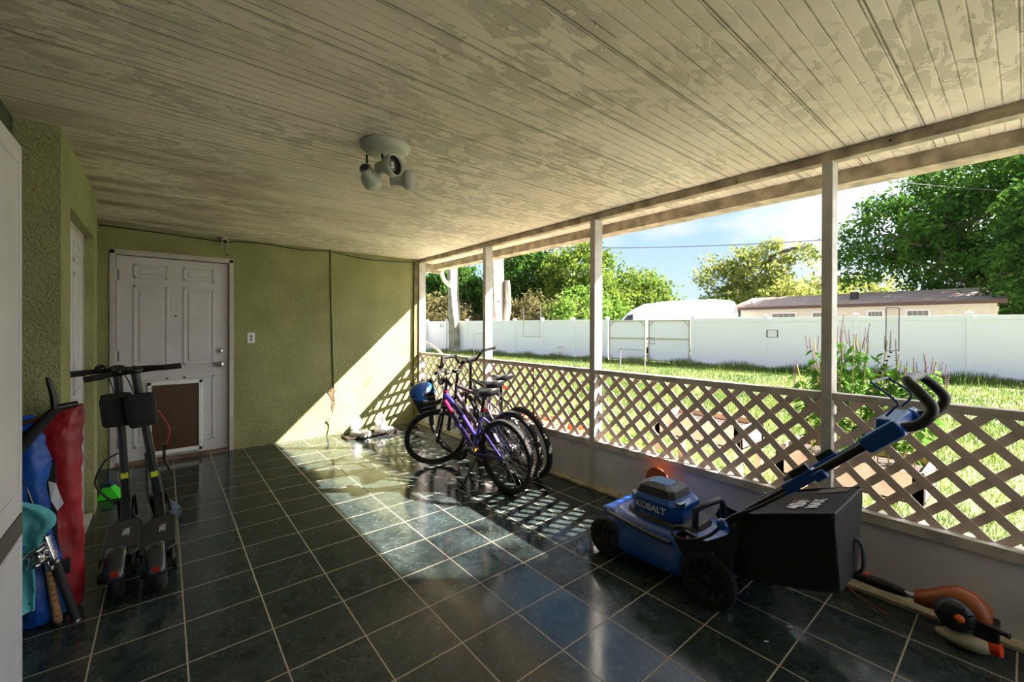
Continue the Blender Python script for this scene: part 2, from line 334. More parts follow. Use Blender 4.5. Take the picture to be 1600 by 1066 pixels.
def crumple(o, strength, size, sub=2):
    for m in list(o.modifiers):
        if m.type == 'SUBSURF': o.modifiers.remove(m)
    q = o.modifiers.new('sub', 'SUBSURF'); q.levels = sub; q.render_levels = sub
    t = bpy.data.textures.new('folds', 'CLOUDS'); t.noise_scale = size; t.noise_depth = 2
    d = o.modifiers.new('folds', 'DISPLACE'); d.texture = t; d.strength = strength; d.mid_level = .5; d.texture_coords = 'LOCAL'
YB = 3.735; XR = 2.4315; ZC = 2.33
# ------------------------------------------------------------------ room shell
struct(MB().b2(-1.3, 2.45, -4.2, YB+.1, -.12, 0), 'floor', M_FLOOR)
struct(MB().b2(-1.3, 2.97, -4.2, YB+.3, ZC, ZC+.06), 'ceiling', M_CEIL)
# back wall around the door opening (X -.735..-.170?)
DX0, DX1, DZ = -.735, .166, 2.06
wb = MB()
wb.b2(-1.3, DX0-.045, YB, YB+.22, 0, ZC); wb.b2(DX1+.045, 2.44, YB, YB+.22, 0, ZC); wb.b2(DX0-.045, DX1+.045, YB, YB+.22, DZ+.045, ZC)
struct(wb, 'wall_back', M_GREEN)
# left wall block: dark face to camera at Y=1.157, then side X=-.766 with a recessed door
wl = MB()
wl.b2(-1.05, -.766, 1.157, 1.428, 0, ZC); wl.b2(-1.05, -.766, 2.428, 2.611, 0, ZC); wl.b2(-1.05, -.766, 1.428, 2.428, 2.0, ZC)
wl.b2(-1.3, -1.05, 1.157, YB, 0, ZC)
struct(wl, 'wall_left', M_GREEN)
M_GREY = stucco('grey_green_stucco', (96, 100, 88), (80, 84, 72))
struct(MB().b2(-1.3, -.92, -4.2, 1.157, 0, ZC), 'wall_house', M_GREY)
struct(MB().b2(-1.3, 1.3, -4.3, -4.2, 0, ZC), 'wall_front_blocker', M_GREEN)  # unseen part wall, added to keep light off the left side
struct(MB().b2(-8, 9, -14, -4.2, -.15, -.02), 'bounce_patio', mat('bounce_patio_concrete', (226, 222, 212), .85, var=.1, vscale=3))  # unseen pale slab, added to bounce sunlight up to the ceiling
# back door
d1 = bpy.data.objects.new('door_1', None); COL.objects.link(d1); d1['kind'] = 'structure'; d1.location = (0, YB, 0)
def six_panel(parent, w, h, th, x0, z0, axis='y', sgn=-1, panels=None, cover=None):
    """leaf in local coords: u along width, z up, faces -y"""
    mb = MB()
    mb.b2(x0, x0+w, 0, th, z0, z0+h)
    leaf = mb.build('door_leaf', M_DOOR, parent, bevel=.002)
    cw = w*.30
    for cx in (x0+w*.285, x0+w*.715):
        for (za, zb) in ((.895, .965), (.46, .86), (.06, .40)):
            z1 = z0+h*za; z2 = z0+h*zb; xa = cx-cw/2; xb = cx+cw/2
            p = MB(); t = .022
            # moulded ring (outer ridge) and raised centre field
            for (a0, a1, b0, b1) in ((xa, xb, z1, z1+t), (xa, xb, z2-t, z2), (xa, xa+t, z1, z2), (xb-t, xb, z1, z2)):
                p.b2(a0, a1, -.007, .001, b0, b1)
            p.b2(xa+.045, xb-.045, -.006, .001, z1+.045, z2-.045)
            p.build('door_panel', M_DOOR, leaf, bevel=.004)
    return leaf
W1 = DX1-DX0
leaf = six_panel(d1, W1, 2.02, .04, DX0, .03)
leaf.location = (0, .035, 0)
fr = MB()
fr.b2(DX0-.045, DX0-.004, -.012, .09, 0, DZ+.04); fr.b2(DX1+.006, DX1+.045, -.012, .09, 0, DZ+.04); fr.b2(DX0-.045, DX1+.045, -.012, .09, DZ-.004, DZ+.045)
fr.build('door_frame', M_FRAME, d1, bevel=.003)
MB().b2(DX0, DX1, -.03, .1, 0, .028).build('threshold', mat('threshold', (128, 104, 84), .7, var=.3, bump=.3), d1)
MB().b2(DX0-.06, DX1+.06, .1, .2, 0, DZ+.04).build('door_backing', M_BLACK, d1)
kn = MB().lathe([(.001, -.075), (.026, -.072), (.030, -.055), (.024, -.035), (.012, -.03), (.012, -.012), (.032, -.01), (.032, 0)], (.096, .035, .955), (0, 1, 0)); kn.build('door_knob', M_CHROME, d1)
db = MB().lathe([(.001, -.03), (.018, -.03), (.026, -.02), (.030, 0)], (.096, .035, 1.10), (0, 1, 0)); db.box((.096, 0.0, 1.10), (.006, .012, .02)); db.build('deadbolt', M_CHROME, d1)
MB().lathe([(.001, -.006), (.008, -.006), (.010, 0)], (-.285, .035, 1.47), (0, 1, 0)).build('peephole', mat('brass_dark', (90, 78, 60), .3, metal=1), d1)
for z in (1.86, 1.07, .22):
    h = MB(); h.cyl((DX0-.002, .022, z-.055), (DX0-.002, .022, z+.055), .007, n=8); h.box((DX0+.012, .034, z), (.02, .003, .1)); h.build('hinge', M_STEEL, d1)
# pet door in back door
pf = MB(); X0, X1, Z0, Z1 = -.475, -.095, .098, .765
for a in ((X0-.03, X1+.03, Z1, Z1+.035), (X0-.03, X1+.03, Z0-.04, Z0), (X0-.03, X0, Z0-.04, Z1+.035), (X1, X1+.03, Z0-.04, Z1+.035)): pf.b2(a[0], a[1], .005, .04, a[2], a[3])
fp = pf.build('pet_door_frame', M_WHITE, d1, bevel=.003)
MB().b2(X0, X1, .022, .030, Z0, Z1).build('pet_door_flap', mat('smoked_vinyl', (88, 62, 40), .35, var=.15, vscale=2, spec=.5), fp)
sw = MB()
for x in (X0-.015, X1+.015):
    for z in (Z0+.04, (Z0+Z1)/2, Z1-.03): sw.lathe([(.001, -.003), (.005, -.002), (.006, 0)], (x, .005, z), (0, 1, 0), n=10)
sw.build('pet_door_screw', M_STEEL, fp)
# side door in the left wall recess
d2 = bpy.data.objects.new('door_2', None); COL.objects.link(d2); d2['kind'] = 'structure'; d2.location = (-.82, 1.428, 0); d2.rotation_euler = (0, 0, PI/2)
lf = six_panel(d2, .955, 1.955, .04, .02, .02)
MB().b2(0, .02, -.004, .05, 0, 2.0).b2(.98, 1.0, -.004, .05, 0, 2.0).b2(0, 1.0, -.004, .05, 1.975, 2.0).build('door_frame', M_FRAME, d2)
MB().b2(0, 1.0, -.045, .05, 0, .02).build('threshold', M_WOODW, d2)
# opened white door in the foreground
d3 = bpy.data.objects.new('door_3', None); COL.objects.link(d3); d3['kind'] = 'structure'; d3.location = (-.79, -.33, 0)
dm = MB(); dm.b2(-.045, 0, 0, .895, .01, 2.03)
l3 = dm.build('door_leaf', M_DOOR, d3, bevel=.002)
for (y0, y1, z0, z1) in ((.10, .85, .74, 1.964), (.10, .85, .12, .57)):
    p = MB(); t = .012
    for a in ((y0, y1, z0, z0+t), (y0, y1, z1-t, z1), (y0, y0+t, z0, z1), (y1-t, y1, z0, z1)): p.b2(-.001, .004, *a)
    p.build('door_panel', M_DOOR, l3, bevel=.002)
MB().b2(-.001, .006, .03, .868, .587, .663).build('kick_strip', mat('dark_strip', (74, 72, 72), .6), l3)
# ---- screened side: kerb, knee wall, sill, rail, posts, top plate
struct(MB().b2(2.377, 2.47, -4.2, YB, 0, .022), 'trim_kerb', M_KERB, .004)
struct(MB().b2(2.445, 2.50, -4.2, YB, -.12, .35), 'wall_knee', M_KNEE)
struct(MB().b2(XR, 2.525, -4.2, YB, .349, .401), 'trim_sill', M_WOODW, .003)
struct(MB().b2(XR, 2.49, -4.2, YB, .9645, 1.005), 'trim_rail', M_WOODW, .003)
struct(MB().b2(XR, 2.50, -4.2, YB+.1, 2.275, ZC), 'trim_plate', M_WOODB, .003)
PY = [(-2.80, -2.745), (-1.172, -1.122), (.481, .537), (2.062, 2.115), (3.68, 3.735)]
for i, (a, b) in enumerate(PY):
    struct(MB().b2(XR-.006, 2.525, a, b, .0, 2.276), 'trim_post', M_POST, .003)
struct(MB().b2(2.82, 2.97, -4.2, 3.97, 2.244, ZC), 'trim_eave_beam', M_WOODB, .003)
struct(MB().b2(2.44, 2.97, 3.955, 4.03, 2.20, ZC), 'trim_eave_return', M_WOODB, .003)
struct(MB().b2(-1.3, 3.03, -4.2, 4.03, ZC+.06, ZC+.12), 'roof', mat('roof_shingle', (120, 114, 108), .9, var=.2, bump=.4))
# window head trim: small drips
bl = MB()
for y in (3.2, 2.75, 2.3, 1.7, 1.1, .2, -.6, -1.35): bl.lathe([(.001, -.002), (.006, 0)], (XR, y+rnd.uniform(-.1, .1), 2.295+rnd.uniform(-.006, .01)), (1, 0, 0), n=8)
bl.build('trim_knot', M_BLACK)['kind'] = 'structure'
# green post at the wall end
struct(MB().b2(2.36, 2.4315, 3.70, YB, 0, 2.276), 'trim_corner', mat('olive_trim', (120, 116, 72), .8, var=.3, vscale=6))
# lattice panels
BAYS = [(-2.745, -1.172, 'in the bay right of the mower handle, nearest the camera'), (-1.122, .481, 'behind the lawn mower, between the second and third posts'), (.537, 2.062, 'behind the rear wheels of the bicycles'), (2.115, 3.68, 'in the far corner bay by the sunlit wall')]
def clip_slat(y0, y1, z0, z1, c, sg, hw):
    """a 45 degree slat strip clipped to the panel rectangle"""
    poly = [(-10, -10), (10, 10)]
    # strip: |(z - sg*y) - c| <= hw*sqrt2
    h = hw*math.sqrt(2)
    P = [(y0-3, sg*(y0-3)+c-h), (y1+3, sg*(y1+3)+c-h), (y1+3, sg*(y1+3)+c+h), (y0-3, sg*(y0-3)+c+h)]
    def clip(P, f, g):
        o = []
        for i in range(len(P)):
            a, b = P[i-1], P[i]; fa, fb = f(a), f(b)
            if (fa >= 0) != (fb >= 0): t = fa/(fa-fb); o.append((a[0]+(b[0]-a[0])*t, a[1]+(b[1]-a[1])*t))
            if fb >= 0: o.append(b)
        return o
    for f in (lambda p: p[0]-y0, lambda p: y1-p[0], lambda p: p[1]-z0, lambda p: z1-p[1]):
        P = clip(P, f, None)
        if len(P) < 3: return None
    return P
PER = .1525
for y0, y1, lb in BAYS:
    t = MB(); z0, z1 = .39, .97
    for lay, sg in ((0, 1), (1, -1)):
        x = 2.478+lay*.007; fm = Matrix(((0, 0, 1, 0), (1, 0, 0, 0), (0, 1, 0, 0), (0, 0, 0, 1)))
        k0 = int((z0-sg*(y1 if sg > 0 else y0))/PER)-3
        # crossing points lie under the rail at y=-.085+k*PER
        c0 = .985-sg*(-.085)
        for k in range(-45, 46):
            P = clip_slat(y0-.004, y1+.004, z0, z1, c0+k*PER, sg, .0195)
            if P:
                if sum(P[i-1][0]*P[i][1]-P[i][0]*P[i-1][1] for i in range(len(P))) < 0: P = P[::-1]
                t.prism(P, x, x+.0068, fm)
    o = t.build('lattice_panel', M_LATT); tag(o, 'diagonal lattice panel '+lb, 'lattice', 'lattice panels under the screen rail')
    if abs(y0-.537) < .01:
        s_ = MB().b2(2.4745, 2.478, 1.30, 1.315, .45, .95); s_.build('panel_joint', mat('dark_rust', (64, 42, 34), .8), o)
for i, (y0, y1, lb) in enumerate(BAYS):
    s_ = MB(); s_.add([(2.50, y0, 1.0), (2.50, y1, 1.0), (2.50, y1, 2.28), (2.50, y0, 2.28)], [(0, 1, 2, 3)])
    struct(s_, 'window_%d' % (i+1), M_SCREEN)
# patches on the screen
def patch(y0, y1, z0, z1, lb, wd=.008, fill=True, m=None):
    m = m or mat('patch_border', (58, 56, 62), .7)
    P = thing('screen_patch', lb, 'patch', (2.494, (y0+y1)/2, z0), group='mesh patches on the insect screen')
    h = abs(y1-y0)/2; H = z1-z0; q = MB()
    pts = [(-h, 0), (h, 0), (h*.96, H), (-h, H*.985)]
    for i in range(4):
        a, b = pts[i], pts[(i+1) % 4]; q.beam((0, a[0], a[1]), (0, b[0], b[1]), .003, wd, (1, 0, 0))
    q.build('patch_edge', m, P)
    if fill: MB().add([(.002, a, b) for a, b in pts], [(0, 1, 2, 3)]).build('patch_mesh', M_SCREEN, P)
patch(1.485, 1.224, 1.267, 1.575, 'tall rectangular mesh patch left of the second post, against the fence', .010)
patch(.983, .899, 1.10, 1.176, 'small square mesh patch low on the screen left of the second post', .010)
patch(.779, .694, 1.012, 1.075, 'small green square mesh patch just above the rail by the second post', .005, m=mat('patch_green', (60, 80, 46), .7))
patch(2.394, 2.208, 1.013, 1.292, 'thin edged mesh patch beside the first post above the bicycle handlebars', .006)
patch(.272, .039, .99, 1.188, 'wide mesh patch standing on the rail right of the second post', .014, m=mat('patch_grey', (76, 74, 80), .7))
patch(.028, -.049, 1.238, 1.284, 'small framed mesh patch in front of the fence gate', .008)
patch(-.824, -.884, 1.303, 1.347, 'small thick edged mesh patch left of the tall plant', .014)
patch(-1.385, -1.436, 1.244, 1.466, 'tall dark stitched mesh patch right of the third post', .007, m=mat('patch_dark', (40, 40, 44), .7))
patch(3.193, 3.125, 1.367, 1.401, 'tiny square mesh patch left of the first post', .006)
# stitching trail
st = MB()
for k in range(9): st.box((2.492, -1.405+.028*k*-.35+.03*k*.6, 1.236-.022*k), (.004, .012, .008))
tag(st.build('screen_stitch', M_BLACK), 'dotted black stitching running down from the tall dark screen patch', 'stitch')

# ------------------------------------------------------------------ yard
GZ = -.06
M_SOIL = mat('lawn_soil', (98, 112, 62), .95, rgb2=(78, 92, 48), vscale=1.3, bump=.6, bscale=30)
struct(MB().b2(-30, 70, -40, 90, -.6, GZ), 'ground', M_SOIL)
struct(MB().b2(2.5, 3.62, -5, 6, GZ-.05, GZ+.012), 'path', mat('pale_concrete', (236, 232, 222), .85, var=.08, vscale=4, bump=.3))
def blades(name, X, Y, H, Wd, m, label, cat, seed=0, lean=.5, z=GZ):
    g = np.random.default_rng(seed); n = len(X)
    a = g.uniform(0, 2*PI, n); dx = np.cos(a)*Wd; dy = np.sin(a)*Wd; b = g.uniform(0, 2*PI, n); l = H*lean*g.uniform(.2, 1, n)
    V = np.zeros((n, 3, 3)); V[:, 0] = np.c_[X-dx, Y-dy, np.full(n, z)]; V[:, 1] = np.c_[X+dx, Y+dy, np.full(n, z)]; V[:, 2] = np.c_[X+np.cos(b)*l, Y+np.sin(b)*l, z+H]
    return tri_mesh(name, V.reshape(-1, 3), 3, m)
def tri_mesh(name, V, k, m, parent=None):
    n = len(V)//k; me = bpy.data.meshes.new(name); me.vertices.add(len(V)); me.vertices.foreach_set('co', V.astype(np.float32).ravel())
    me.loops.add(len(V)); me.loops.foreach_set('vertex_index', np.arange(len(V), dtype=np.int32)); me.polygons.add(n)
    me.polygons.foreach_set('loop_start', np.arange(0, len(V), k, dtype=np.int32)); me.update(calc_edges=True)
    me.materials.append(m); o = bpy.data.objects.new(name, me); COL.objects.link(o)
    if parent: o.parent = parent
    return o
def fence_x(y): return 16.75-.2*(y+1.8)
g = np.random.default_rng(1)
M_GRASS = leafmat('grass_blades', (74, 100, 44), (118, 130, 68), .35, .8)
n1 = 60000; X = 3.66+g.random(n1)**1.5*5.5; Y = -3.2+g.random(n1)*9; H = g.uniform(.03, .075, n1); W_ = np.full(n1, .0035)
n2 = 70000; X2 = 6+g.random(n2)*10.5; Y2 = -4+g.random(n2)*26; ok = X2 < fence_x(Y2)-.05; X2 = X2[ok]; Y2 = Y2[ok]; H2 = g.uniform(.05, .12, len(X2)); W2 = np.full(len(X2), .009)
n3 = 16000; Y3 = -4+g.random(n3)*25; X3 = fence_x(Y3)-.08-g.exponential(.35, n3); H3 = g.uniform(.08, .30, n3)*(.6+.6*np.sin(Y3*1.7)**2); W3 = np.full(n3, .010)
go = blades('lawn_grass', np.r_[X, X2, X3], np.r_[Y, Y2, Y3], np.r_[H, H2, H3], np.r_[W_, W2, W3], M_GRASS, '', '', 3)
tag(go, 'sunlit green grass covering the back yard up to the white fence', 'grass', kind='stuff')

# ---- white vinyl fence
M_VINYL = mat('white_vinyl', (242, 236, 240), .45)
def fence_run(p0, p1, label, npan, base=0, h=1.83):
    a = Vector((p0[0], p0[1], 0)); b = Vector((p1[0], p1[1], 0)); L_ = (b-a).length; t = thing('vinyl_fence', label, 'fence', (a.x, a.y, GZ), (0, 0, math.atan2(b.y-a.y, b.x-a.x)), 'white vinyl fence runs')
    step = L_/npan
    for i in range(npan):
        x0 = i*step+.065; x1 = (i+1)*step-.065; p = MB()
        p.b2(x0, x1, -.02, .02, .05, h-.1); p.b2(x0, x1, -.035, .035, h-.16, h-.03); p.b2(x0, x1, -.035, .035, .03, .16)
        p.build('fence_panel', M_VINYL, t, bevel=.004)
    for i in range(npan+1):
        x = i*step; p = MB().b2(x-.065, x+.065, -.065, .065, 0, h+.03); o = p.build('fence_post', M_VINYL, t, bevel=.005)
        MB().loft([[(x-.075, -.075, h+.03), (x+.075, -.075, h+.03), (x+.075, .075, h+.03), (x-.075, .075, h+.03)], [(x-.075, -.075, h+.05), (x+.075, -.075, h+.05), (x+.075, .075, h+.05), (x-.075, .075, h+.05)], [(x-.012, -.012, h+.085), (x+.012, -.012, h+.085), (x+.012, .012, h+.085), (x-.012, .012, h+.085)]], smooth=False).build('post_cap', M_VINYL, o)
    return t
FX = lambda y: (fence_x(y), y)
GA, GB = 6.25, 9.75
fence_run(FX(-5.6), FX(GA), 'long white vinyl fence along the yard right of the double gate', 5)
fence_run(FX(GB), FX(21.6), 'white vinyl fence left of the gate, behind the two pale trunks', 7)
fence_run(FX(21.6), (4.0, 22.6), 'white vinyl fence closing the far end of the yard', 4)
# gate
ga = Vector((*FX(GA), 0)); gb = Vector((*FX(GB), 0)); gt = thing('double_gate', 'white double yard gate with brown metal frame and corner braces', 'gate', (ga.x, ga.y, GZ), (0, 0, math.atan2(gb.y-ga.y, gb.x-ga.x)))
Lg = (gb-ga).length; M_GFR = mat('gate_frame_tan', (178, 164, 142), .6)
for k in (0, 1):
    x0 = .10+k*(Lg/2-.04); x1 = x0+Lg/2-.16; lf_ = MB().b2(x0, x1, .0, .03, .1, 1.76).build('gate_leaf', M_VINYL, gt)
    f = MB()
    for z in (.12, 1.0, 1.72): f.b2(x0, x1, .03, .06, z-.02, z+.02)
    for x in (x0, x1-.04): f.b2(x, x+.04, .03, .06, .1, 1.74)
    for (xx, s1) in ((x0, 1), (x1, -1)):
        for (zz, s2) in ((.12, 1), (1.72, -1)): f.beam((xx+s1*.02, .045, zz+s2*.22), (xx+s1*.22, .045, zz+s2*.02), .03, .02)
    f.build('gate_frame', M_GFR, lf_)
MB().b2(Lg/2-.05, Lg/2+.03, .06, .09, .95, 1.02).build('gate_latch', M_BLACK, gt)

# ---- vegetation
def tree(name, label, cx, cy, z0, blobs, nleaf, ls, m, trunk=None, tr=.18, branches=0, group='trees beyond the fence', seed=1, clump=.5, mb_bark=None, shell=.35):
    g = np.random.default_rng(seed); t = thing(name, label, 'tree', (cx, cy, z0), group=group)
    tot = sum(a*b*c for (_, _, _, a, b, c) in blobs); V = []
    for (x, y, z, a, b, c) in blobs:
        n = int(nleaf*a*b*c/tot); nc = max(6, int(n/60))
        d = g.normal(size=(nc, 3)); d /= np.linalg.norm(d, axis=1)[:, None]; r = (shell+(1-shell)*g.random(nc))**.6
        C_ = d*r[:, None]*np.array([a, b, c])+np.array([x, y, z])
        idx = g.integers(0, nc, n); P = C_[idx]+g.normal(size=(n, 3))*clump*np.array([1, 1, .7])*(.4+.6*g.random((nc, 1))[idx])
        V.append(P)
    P = np.concatenate(V); n = len(P)
    u = g.normal(size=(n, 3)); u /= np.linalg.norm(u, axis=1)[:, None]; v = np.cross(u, g.normal(size=(n, 3))); v /= np.linalg.norm(v, axis=1)[:, None]
    s_ = ls*g.uniform(.6, 1.3, (n, 1)); Q = np.stack([P-u*s_, P+v*s_*.5, P+u*s_, P-v*s_*.5], 1).reshape(-1, 3)
    tri_mesh('foliage', Q, 4, m, t)
    bk = mb_bark or mat('bark', (112, 98, 82), .9, var=.3, vscale=4, bump=.5)
    if trunk:
        b = MB(); b.tube(bez(trunk, 6), [tr*(1-.6*i/(len(bez(trunk, 6))-1)) for i in range(len(bez(trunk, 6)))], 10)
        rr = random.Random(seed)
        for k in range(branches):
            q0 = Vector(trunk[min(len(trunk)-1, 1+k % max(1, len(trunk)-1))]); bb = blobs[k % len(blobs)]
            q1 = Vector(bb[:3])+Vector((rr.uniform(-1, 1)*bb[3]*.8, rr.uniform(-1, 1)*bb[4]*.8, rr.uniform(-.2, .9)*bb[5])); md = (q0+q1)/2+Vector((rr.uniform(-.3, .3), rr.uniform(-.3, .3), .25))
            b.tube(bez([q0, md, q1], 5), [tr*.4, tr*.34, tr*.3, tr*.26, tr*.22, tr*.19, tr*.16, tr*.13, tr*.1, tr*.07, tr*.04], 6)
        b.build('trunk', bk, t)
    return t
LM_D = leafmat('leaf_dark', (34, 66, 26), (78, 112, 44)); LM_M = leafmat('leaf_mid', (62, 92, 34), (128, 146, 62)); LM_Y = leafmat('leaf_yellow', (100, 118, 58), (160, 162, 92))
LM_B = leafmat('leaf_brown', (82, 80, 52), (124, 118, 80)); LM_G = leafmat('leaf_bright', (84, 122, 50), (138, 164, 78)); LM_O = leafmat('leaf_oak', (40, 76, 28), (86, 124, 48))
def tr_at(px, d): p = far(px, 512.7, d); return p.x, p.y
def T(name, label, px, d, top, wd, n, ls, m, seed, blobs=None, **k):
    x, y = tr_at(px, d); h = top
    bl_ = blobs or [(0, 0, h*.62, wd, wd, h*.38), (wd*.5, -wd*.3, h*.45, wd*.7, wd*.7, h*.3), (-wd*.5, wd*.4, h*.5, wd*.7, wd*.7, h*.3), (0, 0, h*.25, wd*.9, wd*.9, h*.25)]
    return tree(name, label, x, y, GZ, bl_, n, ls, m, trunk=[(0, 0, 0), (.1, .1, h*.35), (-.05, 0, h*.65)], tr=.2, branches=5, seed=seed, **k)
T('evergreen_tree', 'dark leafy tree behind the far fence between the two pale trunks', 708, 33, 6.6, 2.6, 15000, .17, LM_D, 11)
T('brown_shrub', 'brownish shrub mass above the far fence left of the first post', 690, 29, 3.6, 2.2, 9000, .12, LM_B, 12, clump=.4)
T('brown_shrub', 'brown and green shrub mass right of the larger pale trunk', 845, 27, 3.5, 2.5, 10000, .12, LM_B, 13, clump=.4)
T('evergreen_tree', 'tall dark tree just right of the larger pale trunk', 825, 31, 7.6, 2.5, 16000, .17, LM_D, 14)
T('leafy_tree', 'tall mid green tree left of the second post, reaching the eave', 905, 29, 7.4, 2.4, 17000, .15, LM_M, 15)
T('bright_bush', 'bright green bush behind the fence left of the van', 920, 25, 3.9, 1.9, 9000, .12, LM_G, 16, clump=.35)
T('leafy_tree', 'rounded olive green tree above the left part of the van roof', 985, 33, 5.9, 3.2, 15000, .15, LM_M, 17)
T('bright_bush', 'yellow green bush rising behind the rear of the van', 1112, 27, 3.6, 1.3, 5000, .12, LM_G, 18, clump=.3)
x_, y_ = tr_at(1185, 28)
tree('airy_tree', 'tall open crowned tree with visible branches above the neighbouring roof', x_, y_, GZ, [(-1.2, 1.4, 6.1, 1.3, 1.5, .6), (.6, -.6, 6.6, 1.3, 1.4, .6), (1.8, -1.8, 6.2, 1.2, 1.3, .7), (-2.2, 2.4, 4.9, 1.2, 1.2, .7), (.2, .2, 4.9, 2.2, 2.4, 1.0), (0, 0, 3.4, 3, 3.2, 1.2)], 13000, .13, LM_Y, trunk=[(0, 0, 0), (.2, 0, 2.6), (.6, -.4, 4.4), (.5, -.6, 6.2)], tr=.22, branches=16, seed=19, clump=.38)
T('leafy_tree', 'dense yellow green tree above the middle of the neighbouring roof', 1262, 30, 5.2, 2.6, 15000, .14, LM_Y, 20)
T('leafy_tree', 'yellow green tree right of the third post, under the oak crown', 1350, 31, 5.6, 2.3, 11000, .14, LM_Y, 21)
T('bright_bush', 'sunlit bush tops behind the right half of the neighbouring roof', 1440, 27, 3.9, 2.6, 8000, .12, LM_G, 22, clump=.3)
x_, y_ = tr_at(1560, 19.5)
tree('oak_tree', 'huge dark green oak filling the upper right of the yard view', x_, y_, GZ, [(0, 0, 6.2, 3.6, 3.6, 2.6), (-2.9, 3.3, 6.0, 2.0, 2.2, 1.8), (-1.6, 1.8, 4.4, 2.2, 2.2, 1.6), (-3.6, 4.1, 4.6, 1.1, 1.2, 1.3), (2.8, -3.5, 6.0, 3.2, 3.2, 3.2), (0, 0, 8.4, 3.4, 3.4, 1.6), (1.0, -1.4, 3.0, 2.4, 2.4, 1.6)], 60000, .115, LM_O, trunk=[(0, 0, 0), (.2, -.1, 2.6), (-.3, .4, 4.6), (-1.4, 1.4, 6)], tr=.45, branches=14, seed=23, clump=.42, group='oaks at the right side of the yard')
x_, y_ = tr_at(1640, 14.6)
tree('oak_tree', 'dark foliage of a nearer oak hanging past the end of the neighbouring house', x_, y_, GZ, [(0, 0, 3.6, 1.7, 1.7, 2.3), (.5, -.8, 5.6, 2.2, 2.2, 1.6)], 16000, .10, LM_D, trunk=[(0, 0, 0), (0, 0, 3)], tr=.3, branches=5, seed=24, clump=.35, group='oaks at the right side of the yard')
# two pale trunks
M_PALE = mat('peeling_pale_bark', (156, 146, 134), .85, rgb2=(108, 92, 78), vscale=2.2, bump=.6, bscale=8, lo=.3, hi=.55)
def pale_trunk(px, d, wtop, wbot, lean, label, fork, seed):
    x, y = tr_at(px, d); t = thing('pale_trunk_tree', label, 'tree', (x, y, GZ), group='pale trunks at the far end of the yard'); rr = random.Random(seed)
    def col(path, r0, r1, ph):
        rings = []; pts = bez(path, 8); n = len(pts)
        for i, p in enumerate(pts):
            f = i/(n-1); r = r0+(r1-r0)*f+(.35*r0*max(0, 1-f*9)**2); rings.append([(p.x+math.cos(a)*r*(1+.13*math.sin(3*a+ph+f*3)+.06*math.sin(7*a+f*9)), p.y+math.sin(a)*r*(1+.13*math.sin(3*a+ph+f*3)+.06*math.sin(7*a+f*9)), p.z) for a in [2*PI*k/28 for k in range(28)]])
        return rings
    b = MB(); rx, ry = r2.x, r2.y
    b.loft(col([(0, 0, 0), (lean*.2*rx, lean*.2*ry, 1.5), (lean*.6*rx, lean*.6*ry, 3.5), (lean*rx, lean*ry, 8)], wbot, wtop, 1))
    if fork: b.loft(col([(.30*rx, .30*ry, 0), (.40*rx, .40*ry, 1.2), (.62*rx, .62*ry, 2.6), (.60*rx, .60*ry, 4.2)], wbot*.55, wtop*.34, 2)); b.loft(col([(-.12*rx, -.12*ry, 3), (-.3*rx, -.3*ry, 5), (-.6*rx, -.6*ry, 8)], wtop*.8, wtop*.5, 0))
    b.build('trunk', M_PALE, t)
    return t
pale_trunk(712, 24.3, .27, .36, -.30, 'slimmer pale barked trunk nearest the house corner', False, 1)
pale_trunk(776, 24.8, .42, .52, -.15, 'thick forked pale barked trunk right of the first post', True, 2)

# ---- van behind the gate
M_VAN = mat('van_white', (214, 218, 226), .3, coat=.4)
v = thing('cargo_van', 'white high roof cargo van parked behind the fence gate', 'van', (19.6, 9.6, GZ), (0, 0, R(92)))
def vsec(x, zt, w_, zb=.35, n=20, e_=5): return [(x, w_*math.copysign(abs(math.cos(t))**(2/e_), math.cos(t)), (zt+zb)/2+(zt-zb)/2*math.copysign(abs(math.sin(t))**(2/e_), math.sin(t))) for t in [2*PI*k/n for k in range(n)]]
bd = MB(); bd.loft([vsec(-2.75, 2.6, .93), vsec(-2.68, 2.72, .97), vsec(-2.2, 2.79, 1.0), vsec(0, 2.80, 1.0), vsec(1.3, 2.70, 1.0), vsec(2.0, 2.45, .98), vsec(2.5, 2.05, .96), vsec(2.9, 1.55, .93), vsec(3.2, 1.15, .88), vsec(3.3, .9, .84)])
bd.build('van_body', M_VAN, v)
MB().prism([(1.75, 1.75), (2.15, 1.62), (2.5, 1.68), (2.05, 2.1), (1.75, 2.15)], 0, .02, frame((0, 1.0, 0), (1, 0, 0), (0, 0, 1))).build('van_window', mat('dark_glass', (40, 46, 52), .1), v)
for x in (-2.0, 2.1):
    for y in (-.9, .9): MB().cyl((x, y-.12, .36), (x, y+.12, .36), .36, n=24).build('wheel', M_RUB, v)
